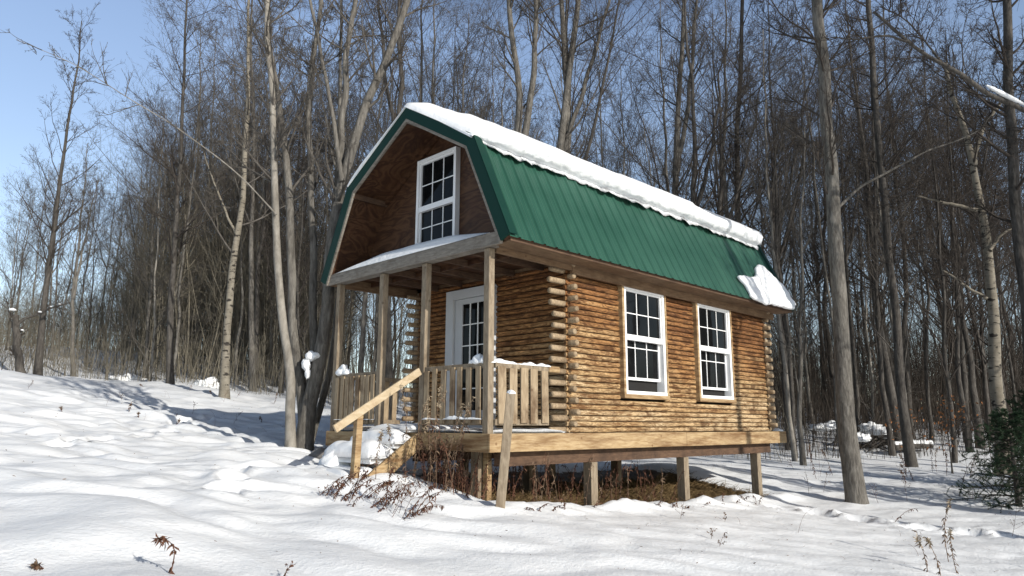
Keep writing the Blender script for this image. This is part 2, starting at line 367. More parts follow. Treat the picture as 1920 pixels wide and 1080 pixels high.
def height(x, y):
    x = np.asarray(x, float); y = np.asarray(y, float)
    z = base_h(x, y)
    lat = (x-CAM[0])*HR[0]+(y-CAM[1])*HR[1]; dep = (x-CAM[0])*HF[0]+(y-CAM[1])*HF[1]
    left = smooth(1.5, -3.0, lat)
    wx = x+0.35*perlin(x*0.7+9, y*0.7); wy = y+0.35*perlin(x*0.7, y*0.7+5)
    a, b = (wx*HR[0]+wy*HR[1]), (wx*HF[0]+wy*HF[1])
    near = 0.25+0.75*smooth(5.2, 8.2, dep)
    n1 = np.sqrt(perlin(a*0.62, b*1.25)**2+0.002); n2 = np.sqrt(perlin(a*1.25+7, b*2.6+3)**2+0.0018)*near; n3 = perlin(a*2.6, b*4.6)*near
    far = 1-0.55*smooth(20, 45, dep)
    z = z+far*(left*(0.135*n1+0.09*n2+0.02*n3)+(1-left)*(0.055*n1+0.03*n2+0.012*n3))
    z = z+0.10*perlin(x*0.33, y*0.33+8)*(0.35+0.65*left)
    rd = smooth(26, 34, dep)
    z = z+rd*0.12*perlin(x*0.9+4, y*0.9)
    # snow drifted up against the edge of the bare patch below the deck
    e = np.exp(-((y+0.28)/0.22)**2)*smooth(-0.6, 0.2, x)*smooth(8, 7, x); z = z+e*(0.07+0.09*perlin(x*1.9, y*1.9+2)+0.03*perlin(x*6, y*6))
    z = z-0.10*under_cabin(x, y)
    # old footprints crossing the slope on the left
    return z
# footprints: two trails
trail = []
for P0, P1, k in ((at(90, 895, 9.6), at(400, 800, 16.5), 13), (at(455, 925, 8.6), at(420, 985, 7.2), 3), (at(1480, 945, 12.0), at(1900, 1000, 10.3), 11)):
    for i in range(k):
        t = i/(k-1); p = P0*(1-t)+P1*t
        d = (P1-P0)[:2]; d = d/np.linalg.norm(d); s = 0.14*(1 if i % 2 else -1)
        trail.append((p[0]-d[1]*s+rng.normal(0, .11), p[1]+d[0]*s+rng.normal(0, .11), d))
_h0 = height
def height(x, y):
    z = _h0(x, y)
    x = np.asarray(x, float); y = np.asarray(y, float)
    for tx, ty, d in trail:
        u = (x-tx)*d[0]+(y-ty)*d[1]; v = -(x-tx)*d[1]+(y-ty)*d[0]
        r2 = (u/0.2)**2+(v/0.13)**2
        z = z-0.15*np.exp(-r2**1.5)+0.035*np.exp(-((np.sqrt(r2)-1.5)/0.35)**2)
    return z
def H(x, y): return float(height(np.array([x]), np.array([y]))[0])
def gp(px, dep, sink=0.0):
    p = at(px, 796, dep); return np.array([p[0], p[1], H(p[0], p[1])-sink])

def axis_coords(lo, hi, far, step, gr):
    a = list(np.arange(lo, hi+1e-6, step)); s = step; x = hi
    while x < far: s *= gr; x += s; a.append(x)
    s = step; x = lo
    while x > -far: s *= gr; x -= s; a.insert(0, x)
    return np.array(a)
ga = axis_coords(-7.5, 9.5, 420, 0.075, 1.045); gb = axis_coords(1.8, 17, 420, 0.075, 1.045)
A_, B_ = np.meshgrid(ga, gb, indexing='ij')
X_ = CAM[0]+HR[0]*A_+HF[0]*B_; Y_ = CAM[1]+HR[1]*A_+HF[1]*B_
Z_ = height(X_, Y_)
lit_ = smooth(19, 27, B_+np.where(A_ < 0, -2, 2)+2*perlin(X_*.3, Y_*.3))*0.9
mb = MB(); mb.grid(np.stack([X_, Y_, Z_], -1), {'bare': under_cabin(X_, Y_).ravel(), 'litter': lit_.ravel()})
go = obj('snow_ground', mb, M['ground'], smooth_=True, origin=(0, 0, 0)); go['kind'] = 'structure'; go['label'] = 'lumpy snow covered ground rising to the left'

# ------------------------------------------------------------------ log cabin
cabin = thing('log_cabin', 'small log cabin with green gambrel roof and front porch, raised on wooden posts', 'cabin', (4.0, 1.83, -1.0))
PITCH = 0.07865; NLOG = 30
FY0, FY1, FX0, FX1 = 0.15, 3.51, 1.60, 7.66      # outer faces (log crowns) of the four walls
def log_run(mb, O, A, Nrm, s0, s1, zc, seed, depth=0.043, hh=PITCH/2):
    r = np.random.default_rng(seed); K = max(3, int((s1-s0)/0.06)); s = np.linspace(s0, s1, K); th = np.radians(np.array([-90, -72, -50, -26, 0, 26, 50, 72, 90]))
    O = np.array(O, float); A = np.array(A, float); Nrm = np.array(Nrm, float)
    amp = perlin(s*3.1+seed*7.3, np.full(K, seed*1.7))*0.008+r.normal(0, .004); wob = perlin(s*1.1+seed*3.3, np.full(K, seed*2.9))*0.013
    V = np.zeros((K, 9, 3)); g = np.zeros((K, 9))
    for i, t in enumerate(th):
        o = -depth+depth*max(0, math.cos(t))**0.75; z = zc+(hh-0.001)*math.sin(t)
        fl = perlin(s*7+seed, np.full(K, i*0.9+seed))*0.008*math.cos(t)
        V[:, i] = O+A*s[:, None]+Nrm*(o+amp*math.cos(t)+fl)[:, None]; V[:, i, 2] = z+wob*math.cos(t); g[:, i] = math.cos(t)
    fl_ = np.dot(np.cross(A, (0, 0, 1)), Nrm) < 0
    lr = np.full(K*9, r.random())
    mb.grid(V, {'gv': g.ravel(), 'lr': lr}, flip=fl_)
    # ends closed
    for k in (0, K-1):
        mb.add(V[k], np.array([list(range(9))]) if (k == 0) == fl_ else np.array([list(range(8, -1, -1))]), {'gv': np.full(9, 0.6), 'lr': lr[:9]})
def log_butt(mb, p, d, ln, r, seed):
    rr = np.random.default_rng(seed); p = np.array(p, float); d = np.array(d, float); ln = ln*rr.uniform(0.78, 1.1)
    P = np.array([p, p+d*ln*0.5, p+d*(ln-0.012), p+d*ln]); R = np.array([r, r*0.99, r*0.97, r*0.86])*rr.uniform(0.94, 1.03)
    mb.tubes(P, R, 14, cap=True, attr={'gv': np.full(56, 0.9), 'lr': np.full(56, rr.random())}, mi=1)
def log_wall(label, O, A, Nrm, s0, s1, z_off, butts, openings, seed):
    mb = MB()
    for i in range(NLOG):
        zc = i*PITCH+PITCH/2+(0 if not z_off else 0)
        ph = 1 if z_off else 0
        cuts = [(a, b) for a, b, z0, z1 in openings if z0 < zc < z1]
        segs = []; c = s0
        for a, b in sorted(cuts): segs.append((c, a)); c = b
        segs.append((c, s1))
        for k, (a, b) in enumerate(segs):
            hh = PITCH/2
            if zc-hh < 0: lo = 0
            # butt joints between pieces of half log
            r = np.random.default_rng(seed*100+i*7+k)
            if b-a > 2.2 and r.random() < 0.75:
                m = r.uniform(a+0.6, b-0.6); log_run(mb, O, A, Nrm, a, m-0.004, zc, seed*50+i*5+k); log_run(mb, O, A, Nrm, m+0.004, b, zc, seed*50+i*5+k+777)
            else: log_run(mb, O, A, Nrm, a, b, zc, seed*50+i*5+k)
        if zc > 0.02 and i % 2 == ph:
            for sx_, d in butts:
                p = np.array(O, float)+np.array(A, float)*sx_-np.array(Nrm, float)*0.045; p[2] = zc
                log_butt(mb, p, np.array(A, float)*d, 0.32 if abs(A[0]) > .5 else 0.19, 0.042, seed*31+i)
    return obj('log_wall', mb, [M['log_bounce_lit'] if z_off else M['log'], M['butt']], cabin, smooth_=True, label=label)
W1 = (2.815, 4.015, 0.5, 2.28); W2 = (4.955, 6.19, 0.5, 2.28); DR = (1.57, 2.67, 0.0, 2.24)
log_wall('sunlit long log wall with two windows', (0, FY0, 0), (1, 0, 0), (0, -1, 0), FX0-0.02, FX1, 0, [(FX0+0.02, -1), (FX1-0.02, 1)], [W1, W2], 3)
log_wall('shaded front log wall with the door', (FX0, 0, 0), (0, 1, 0), (-1, 0, 0), FY0, FY1, PITCH, [(FY0+0.05, -1), (FY1-0.05, 1)], [DR], 5)
log_wall(None, (0, FY1, 0), (1, 0, 0), (0, 1, 0), FX0, FX1, 0, [(FX0+0.02, -1), (FX1-0.02, 1)], [], 7)
log_wall(None, (FX1, 0, 0), (0, 1, 0), (1, 0, 0), FY0, FY1, PITCH, [(FY0+0.05, -1), (FY1-0.05, 1)], [], 9)
mb = MB(); mb.box((FX0+0.12, FY0+0.12, 0.01), (FX1-0.12, FY1-0.12, 2.3)); obj('inner_core', mb, M['void'], cabin)

# gambrel profile (Y, Z)
EAVE_Z = 2.367; PROF = np.array([(-0.306, EAVE_Z), (0.37, 3.81), (1.83, 4.682), (3.29, 3.81), (3.966, EAVE_Z)])
def offset_prof(d):
    P = PROF; out = []
    segs = [(P[i+1]-P[i])/np.linalg.norm(P[i+1]-P[i]) for i in range(4)]
    nr = [np.array([-s[1], s[0]]) for s in segs]      # left normal: outwards (up)
    for i in range(5):
        if i == 0: out.append(P[0]+nr[0]*d)
        elif i == 4: out.append(P[4]+nr[3]*d)
        else:
            m = nr[i-1]+nr[i]; m /= np.linalg.norm(m); out.append(P[i]+m*d/(m@nr[i]))
    return np.array(out)
RX0, RX1 = 0.0, 8.0
# metal panels with ribs
xs = [RX0]; hs = [0.0]; x = RX0+0.16
while x < RX1-0.05:
    for dx, hh in ((-0.030, 0), (-0.013, 0.021), (0.013, 0.021), (0.030, 0)): xs.append(x+dx); hs.append(hh)
    for k in (1, 2):
        xm = x+0.2286*k/3
        if xm < RX1-0.04:
            for dx, hh in ((-0.012, 0), (0, 0.004), (0.012, 0)): xs.append(xm+dx); hs.append(hh)
    x += 0.2286
xs.append(RX1); hs.append(0.0); xs = np.array(xs); hs = np.array(hs)
for i, nm in enumerate(('roof_panel', 'roof_panel', 'roof_panel', 'roof_panel')):
    a, b = PROF[i], PROF[i+1]; t = (b-a)/np.linalg.norm(b-a); nr = np.array([-t[1], t[0]])
    ext = 0.02 if i in (0, 3) else 0.0
    if i == 0: a = a-t*ext
    if i == 3: b = b+t*ext
    ss = np.linspace(0, 1, 7); V = np.zeros((len(xs), 7, 3))
    for j, s_ in enumerate(ss):
        p = a+(b-a)*s_; off = hs[:, None]*nr[None, :]+0.012*nr
        V[:, j, 0] = xs; V[:, j, 1] = p[0]+off[:, 0]; V[:, j, 2] = p[1]+off[:, 1]
    mb = MB(); mb.grid(V); obj(nm, mb, M['roof'], cabin, label='green ribbed lower roof slope facing the sun' if i == 0 else None)
# plywood underside
Pi = offset_prof(-0.10)
mb = MB()
for i in range(4):
    (y0, z0), (y1, z1) = Pi[i], Pi[i+1]; (Y0, Z0), (Y1, Z1) = PROF[i], PROF[i+1]
    mb.add([(0.0, y0, z0), (RX1, y0, z0), (RX1, y1, z1), (0.0, y1, z1), (0.0, Y0, Z0), (RX1, Y0, Z0), (RX1, Y1, Z1), (0.0, Y1, Z1)],
           np.array([(0, 1, 2, 3), (7, 6, 5, 4), (0, 3, 7, 4), (1, 5, 6, 2), (0, 4, 5, 1), (3, 2, 6, 7)]))
obj('roof_sheathing', mb, M['ply'], cabin)
# rake trim, front and rear: green band and a grey board inside it
def band(mb, d0, d1, x0, x1):
    A0, A1 = offset_prof(d0), offset_prof(d1)
    for i in range(4):
        q = [A0[i], A0[i+1], A1[i+1], A1[i]]
        mb.prism([(x0, y, z) for y, z in q], (x1-x0, 0, 0))
for xa, xb in ((-0.035, -0.004), (RX1+0.004, RX1+0.035)):
    mb = MB(); band(mb, 0.045, -0.125, xa, xb)
    fx0, fx1 = (xa, 0.10) if xa < 0 else (RX1-0.10, xb)
    band(mb, 0.052, 0.040, fx0, fx1)
    tr = obj('rake_trim', mb, M['trim'], cabin)
    mb = MB(); band(mb, -0.126, -0.165, xa+0.006, xb+0.01); obj('inner_board', mb, M['grey'], tr)
# gable wall
GX = 0.652; Pg = offset_prof(-0.103)
mb = MB(); mb.prism([(GX, y, max(z, 2.3)) for y, z in Pg], (0.03, 0, 0)); obj('gable_wall', mb, M['ply'], cabin)
mb = MB(); mb.prism([(RX1-0.3, y, max(z, 2.3)) for y, z in Pg], (0.03, 0, 0)); obj('gable_wall', mb, M['ply'], cabin)
Pq = offset_prof(-0.11)
for yy, zz in ((Pq[1][0], Pq[1][1]-0.08), (Pq[3][0], Pq[3][1]-0.08)):
    mb = MB(); mb.box((0.0, yy-0.02, zz-0.03), (GX, yy+0.02, zz+0.05)); obj('purlin', mb, M['dark_beam'], cabin)
mb = MB(); mb.box((0.0, 1.8, 4.47), (GX, 1.84, 4.55)); obj('ridge_beam', mb, M['grey'], cabin)
for i in (1, 2):
    a = offset_prof(-0.104)[i]; b = offset_prof(-0.104)[i+1]
    mb = MB(); mb.beam((GX-0.03, a[0], a[1]-0.05), (GX-0.03, b[0], b[1]-0.05), 0.045, 0.09); obj('rafter', mb, M['ply'], cabin)
# rear gable lower part and log plate
mb = MB(); mb.box((FX0+.02, FY0+.05, 2.361), (FX1-.02, FY1-.05, 2.42)); obj('top_plate', mb, M['eave'], cabin)

# windows ------------------------------------------------------------------
def window(name, O, A, Nrm, w_, h_, casing=True, raised=0.15, label=None, sash_h=None):
    """O lower-left corner on the wall face, A along the wall, Nrm outwards"""
    O = np.array(O, float); A = np.array(A, float); Nm = np.array(Nrm, float); Z = np.array((0, 0, 1.0))
    def bx(mb, a0, a1, z0, z1, n0, n1):
        c = [O+A*a+Z*z+Nm*n for a in (a0, a1) for z in (z0, z1) for n in (n0, n1)]
        c = np.array(c); mb.box(c.min(0), c.max(0))
    cs = 0.055 if casing else 0.0
    x0, x1, z0, z1 = cs, w_-cs*0.6, cs*1.1, h_-cs
    mb = MB(); f = 0.062 if casing else 0.052
    bx(mb, x0, x1, z1-f, z1, -0.11, 0.045); bx(mb, x0, x1, z0, z0+f*0.85, -0.11, 0.05)
    bx(mb, x0, x0+f, z0+f*.85, z1-f, -0.11, 0.045); bx(mb, x1-f, x1, z0+f*.85, z1-f, -0.11, 0.045)
    zm = z0+(z1-z0)*(sash_h or 0.515)
    fr = obj(name, mb, M['white'], cabin, bevel=0.004, label=label)
    if casing:
        mb = MB()
        bx(mb, 0, w_, h_-cs, h_, -0.1, 0.065); bx(mb, -0.01, w_+0.01, 0, cs*1.1, -0.1, 0.07)
        bx(mb, 0, cs, cs*1.1, h_-cs, -0.1, 0.06); bx(mb, w_-cs*.6, w_, cs*1.1, h_-cs, -0.1, 0.06)
        obj('casing', mb, M['rim'], fr, bevel=0.003)
    ix0, ix1 = x0+f, x1-f
    # upper sash (outer track)
    mb = MB(); s = 0.026
    bx(mb, ix0, ix1, zm-0.035, zm+0.05, -0.03, 0.036)
    uz0, uz1 = zm+0.05, z1-f
    bx(mb, ix0, ix0+s, uz0, uz1, -0.03, 0.02); bx(mb, ix1-s, ix1, uz0, uz1, -0.03, 0.02); bx(mb, ix0+s, ix1-s, uz1-s, uz1, -0.03, 0.02)
    obj('upper_sash', mb, M['white'], fr, bevel=0.003)
    def lite(z0_, z1_, n, rows, cols=3, xa=ix0+s, xb=ix1-s):
        g = MB(); bx(g, xa, xb, z0_, z1_, n-0.006, n); obj('pane', g, M['glass'], fr)
        g = MB(); bw = 0.0075
        for k in range(1, cols): xm = xa+(xb-xa)*k/cols; bx(g, xm-bw, xm+bw, z0_, z1_, n+0.002, n+0.012)
        for zr in rows: bx(g, xa, xb, zr-bw, zr+bw, n+0.003, n+0.011)
        obj('muntin', g, M['white'], fr)
    lite(uz0, uz1-s, -0.012, [uz0+(uz1-s-uz0)*0.5])
    # lower sash (inner track), raised
    nl = 0.0 if casing else 0.043
    lz0 = z0+f*.85+raised; lz1 = min(zm+0.05+raised, uz1-s-0.02); mb = MB()
    bx(mb, ix0, ix1, lz0, lz0+0.042, -0.075+nl, -0.04+nl); bx(mb, ix0, ix0+s, lz0+.042, lz1, -0.075+nl, -0.04+nl); bx(mb, ix1-s, ix1, lz0+.042, lz1, -0.075+nl, -0.04+nl)
    if raised > 0.02: bx(mb, ix0+s, ix1-s, lz1-0.03, lz1, -0.075+nl, -0.04+nl)
    obj('lower_sash', mb, M['white'], fr)
    lite(lz0+0.042, zm-0.035, -0.062+nl, [lz0+0.042+(lz1-lz0-0.042)*0.56])
    g = MB(); dpt = 0.0 if casing else 0.03
    bx(g, ix0, ix1, z0+f*.85, z1-f, -0.108 if casing else -0.038, -0.1 if casing else -0.034); obj('room_darkness', g, M['void'], fr)
    return fr
window('window', (W1[0], FY0-0.01, W1[2]), (1, 0, 0), (0, -1, 0), W1[1]-W1[0], W1[3]-W1[2], True, 0.17, 'window in the long log wall nearer the porch')
window('window', (W2[0], FY0-0.01, W2[2]), (1, 0, 0), (0, -1, 0), W2[1]-W2[0], W2[3]-W2[2], True, 0.11, 'window in the long log wall nearer the rear corner')
window('window', (0.61, 2.31, 2.535), (0, -1, 0), (-1, 0, 0), 0.93, 1.62, False, 0.0, 'white window high in the brown gable', 0.5)

# door ---------------------------------------------------------------------
mb = MB(); dx = FX0
mb.box((dx-0.09, 2.49, 0.02), (dx+0.1, 2.67, 2.24)); mb.box((dx-0.09, 1.57, 0.02), (dx+0.1, 1.66, 2.24)); mb.box((dx-0.088, 1.66, 2.09), (dx+0.1, 2.49, 2.24))
dfr = obj('door_frame', mb, M['doorwhite'], cabin, bevel=0.006)
mb = MB(); gy0, gy1, gz0, gz1 = 1.77, 2.31, 0.32, 2.0
mb.box((dx-0.045, gy1, 0.03), (dx+0.0, 2.485, 2.085)); mb.box((dx-0.045, 1.665, 0.03), (dx, gy0, 2.085)); mb.box((dx-0.045, gy0, 0.03), (dx, gy1, gz0)); mb.box((dx-0.045, gy0, gz1), (dx, gy1, 2.085))
door = obj('door', mb, M['doorwhite'], cabin, bevel=0.004)
mb = MB(); mb.box((dx-0.022, gy0, gz0), (dx-0.016, gy1, gz1)); obj('pane', mb, M['glass'], door)
mb = MB()
for k in (1, 2): y = gy0+(gy1-gy0)*k/3; mb.box((dx-0.04, y-0.008, gz0), (dx-0.024, y+0.008, gz1))
for k in range(1, 5): z = gz0+(gz1-gz0)*k/5; mb.box((dx-0.039, gy0, z-0.008), (dx-0.025, gy1, z+0.008))
obj('muntin', mb, M['white'], door)
mb = MB(); mb.tubes([(dx-0.045, 1.71, 1.0), (dx-0.09, 1.71, 1.0), (dx-0.1, 1.71, 1.0), (dx-0.115, 1.71, 1.0)], [0.012, 0.012, 0.032, 0.018], 10, True); obj('handle', mb, M['steel'], door, smooth_=True)
mb = MB(); mb.box((dx-0.14, 1.5, 0.0), (dx-0.05, 2.55, 0.028)); obj('threshold', mb, M['grey'], cabin)

# deck ----------------------------------------------------------------------
mb = MB()
for k in range(9):
    xa = 0.045+k*0.172; mb.box((xa, 0.05, -0.035), (xa+0.164, 3.62, -0.002+0.002*(k % 3)))
obj('deck_floor', mb, M['grey'], cabin)
mb = MB(); mb.box((1.60, 0.045, -0.21), (7.7, 3.615, -0.004)); obj('floor_frame', mb, M['dark_beam'], cabin)
def rim(a, b, mat): 
    mb = MB(); mb.box(a, b); return obj('rim_joist', mb, mat, cabin, bevel=0.006)
rim((0.0, 0.0, -0.22), (4.35, 0.042, 0.0), M['rim']); rim((4.356, 0.0, -0.222), (8.01, 0.042, -0.003), M['rim'])
rim((0.001, 0.044, -0.219), (0.042, 1.39, -0.001), M['rim']); rim((0.001, 2.4, -0.219), (0.042, 3.615, -0.001), M['rim'])
rim((0.02, 1.392, -0.216), (0.06, 2.398, -0.004), M['rim']); rim((0.0, 3.617, -0.22), (8.0, 3.66, 0.0), M['rim']); rim((7.72, 0.044, -0.22), (7.76, 3.615, -0.002), M['rim'])
mb = MB(); mb.box((7.762, 0.044, -0.05), (8.0, 3.6, -0.006)); obj('rear_ledge', mb, M['grey'], cabin)
for y in (0.16, 1.8, 3.42):
    mb = MB(); mb.box((0.35, y, -0.40), (7.62, y+0.13, -0.222)); obj('girder', mb, M['dark_beam'], cabin)
for x_, y_ in ((0.36, 0.58), (2.13, 0.2), (4.52, 0.2), (7.06, 0.2), (0.5, 3.42), (2.6, 3.42), (4.9, 3.42), (7.06, 3.42), (2.6, 1.82), (4.9, 1.82)):
    mb = MB(); zb = H(x_, y_)-0.25; s_ = 0.072
    mb.box((x_-s_, y_-s_, zb), (x_+s_, y_+s_, -0.402 if y_ in (0.2, 1.82, 3.42) else -0.23)); obj('pier', mb, M['post'], cabin, bevel=0.006)
mb = MB(); zb = H(0.36, 0.44)-0.25; mb.box((0.34, 0.40, zb), (0.42, 0.48, -0.23)); obj('pier', mb, M['rim'], cabin, bevel=0.005)

# porch posts, beam, ceiling ------------------------------------------------
for y_ in (0.135, 1.395, 2.40, 3.58):
    mb = MB(); mb.box((0.045, y_-0.05, -0.2 if y_ != 2.4 else -0.2), (0.14, y_+0.05, 2.29)); obj('porch_post', mb, M['post'], cabin, bevel=0.008)
mb = MB(); mb.box((-0.002, -0.16, 2.295), (0.042, 3.9, 2.46)); obj('porch_beam', mb, M['grey'], cabin, bevel=0.006)
mb = MB(); mb.box((0.046, 0.02, 2.294), (0.15, 3.64, 2.40)); obj('porch_beam', mb, M['grey'], cabin)
mb = MB()
for k in range(9): xa = 0.152+k*0.16; mb.box((xa, 0.05, 2.402), (xa+0.152, 3.61, 2.425))
obj('porch_ceiling', mb, M['ply'], cabin)
for y_ in (0.6, 1.2, 1.8, 2.4, 3.0):
    mb = MB(); mb.box((0.152, y_-0.02, 2.31), (1.6, y_+0.02, 2.40)); obj('ceiling_joist', mb, M['dark_beam'], cabin)
for y_ in (0.06, 3.58):
    mb = MB(); mb.box((0.15, y_, 2.24), (1.62, y_+0.05, 2.40)); obj('side_header', mb, M['eave'], cabin, bevel=0.004)
# eave soffit and fascia along the two long sides
for sgn in (0, 1):
    fy = (lambda y: y) if sgn == 0 else (lambda y: 3.66-y)
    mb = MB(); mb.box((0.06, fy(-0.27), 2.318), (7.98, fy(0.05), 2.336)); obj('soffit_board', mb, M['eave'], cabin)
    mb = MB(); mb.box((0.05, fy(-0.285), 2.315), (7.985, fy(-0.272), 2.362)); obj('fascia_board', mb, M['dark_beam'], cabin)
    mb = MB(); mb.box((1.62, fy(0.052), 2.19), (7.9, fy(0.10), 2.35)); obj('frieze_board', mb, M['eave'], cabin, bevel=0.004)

# railings -------------------------------------------------------------------
def railing(p, q, n, outn, label, wv=0.092):
    p = np.array(p, float); q = np.array(q, float); outn = np.array(outn, float); t = (q-p)/np.linalg.norm(q-p); r_ = np.random.default_rng(int(abs(p[1])*100)+n)
    ln = np.linalg.norm(q-p)
    root = thing('railing', None, None, p); root.parent = cabin; root.location = p-np.array(cabin.location); root['label'] = label
    for nm, z, h in (('top_rail', 0.825, 0.065), ('bottom_rail', 0.135, 0.075)):
        mb = MB(); mb.beam(p+(0, 0, z), q+(0, 0, z), 0.055, h); obj(nm, mb, M['post'], root, bevel=0.006)
    for k in range(n):
        s = ln*(k+0.5)/n+r_.normal(0, 0.008); c = p+t*s+outn*0.041; a = c+t*r_.normal(0, 0.004)
        mb = MB(); w_ = wv*r_.uniform(0.92, 1.06); ang = r_.normal(0, 0.006)
        lo = c+np.array((0, 0, 0.13-r_.uniform(0, .02))); hi = c+t*ang+np.array((0, 0, 0.815+r_.uniform(-.02, .012)))
        mb.beam(lo, hi, w_ if abs(outn[0]) > .5 else 0.024, 0.024 if abs(outn[0]) > .5 else w_, (1, 0, 0)); obj('baluster', mb, M['baluster'], root, bevel=0.003)
    return root
railing((0.09, 0.19, 0), (0.09, 1.345, 0), 7, (-1, 0, 0), 'front railing between corner post and stairs')
railing((0.09, 2.45, 0), (0.09, 3.53, 0), 8, (-1, 0, 0), 'front railing left of the stairs')
railing((0.15, 0.09, 0), (1.12, 0.09, 0), 5, (0, -1, 0), 'right side railing of dark stained boards', 0.135)
railing((0.15, 3.58, 0), (1.32, 3.58, 0), 7, (0, 1, 0), 'far side railing of the porch')
mb = MB(); mb.beam((1.121, 0.09, 0.828), (1.34, 0.09, 0.828), 0.08, 0.085); obj('rail_end', mb, M['rim'], cabin, bevel=0.02)

# stairs ---------------------------------------------------------------------
st = thing('stairs', None, None, (-0.4, 1.9, -0.6)); st.parent = cabin; st.location = np.array((-0.4, 1.9, -0.6))-np.array(cabin.location)
for y_ in (1.40, 2.36):
    mb = MB(); mb.prism([(-0.002, y_, -0.02), (-0.002, y_, -0.26), (-0.80, y_, -0.82), (-0.93, y_, -0.70), (-0.80, y_, -0.56)], (0, 0.04, 0)); obj('stringer', mb, M['rim'], st, bevel=0.004)
for k, (xa, z) in enumerate(((-0.28, -0.2), (-0.56, -0.385), (-0.84, -0.57))):
    mb = MB(); mb.box((xa, 1.442, z-0.04), (xa+0.27, 2.358, z)); obj('tread', mb, M['grey'], st, bevel=0.006)
mb = MB(); mb.beam((-0.02, 1.345, 0.80), (-1.27, 1.345, 0.045), 0.04, 0.10); obj('handrail', mb, M['rail'], st, bevel=0.008)
mb = MB(); mb.beam((-0.94, 1.39, H(-.94, 1.39)-0.25), (-0.91, 1.39, 0.24), 0.085, 0.085, (1, 0, 0)); obj('newel_post', mb, M['rim'], st, bevel=0.006)

# leaning stake in front of the corner ----------------------------------------
s0 = gp(935, 8.15); s0[2] = at(935, 962, 8.15)[2]; s1 = at(958, 738, 8.2)
mb = MB(); mb.beam(s0-(0, 0, 0.2), s1, 0.105, 0.085, (0.7, 0.7, 0)); tag(obj('wooden_post', mb, M['post'], bevel=0.008), 'weathered square post leaning in the snow in front of the porch corner', 'post')

# ------------------------------------------------------------------ snow lying on things
def snow_blob(c, sx, sy, sz, seed, flat=0.25, name='snow_lump', rough=0.22):
    r = np.random.default_rng(seed); nu, nv = 26, 16
    u = np.linspace(0, 2*np.pi, nu+1); v = np.linspace(-np.pi/2, np.pi/2, nv); U, Vv = np.meshgrid(u, v, indexing='ij')
    x = np.cos(U)*np.cos(Vv); y = np.sin(U)*np.cos(Vv); z = np.sin(Vv)
    o = r.random()*50
    d = 1+rough*(perlin(x*1.6+o, y*1.6+z*1.3)+0.5*perlin(x*3.4+o, y*3.4+z*3+9))
    z = np.where(z < 0, z*flat, z)
    P = np.stack([c[0]+x*d*sx, c[1]+y*d*sy, c[2]+z*d*sz], -1); P[-1] = P[0]
    mb = MB(); mb.grid(P); return mb
def snow_lump(c, sx, sy, sz, seed, label, **k):
    return tag(obj('snow_lump', snow_blob(c, sx, sy, sz, seed, **k), M['snow'], smooth_=True), label, 'snow', None, 'thing')
def merged_lump(lst, label, name='snow_lump'):
    mb = MB()
    for a in lst:
        b = snow_blob(*a); mb.add(np.vstack(b.v), b.q[0])
    return tag(obj(name, mb, M['snow'], smooth_=True), label, 'snow', None, 'thing')

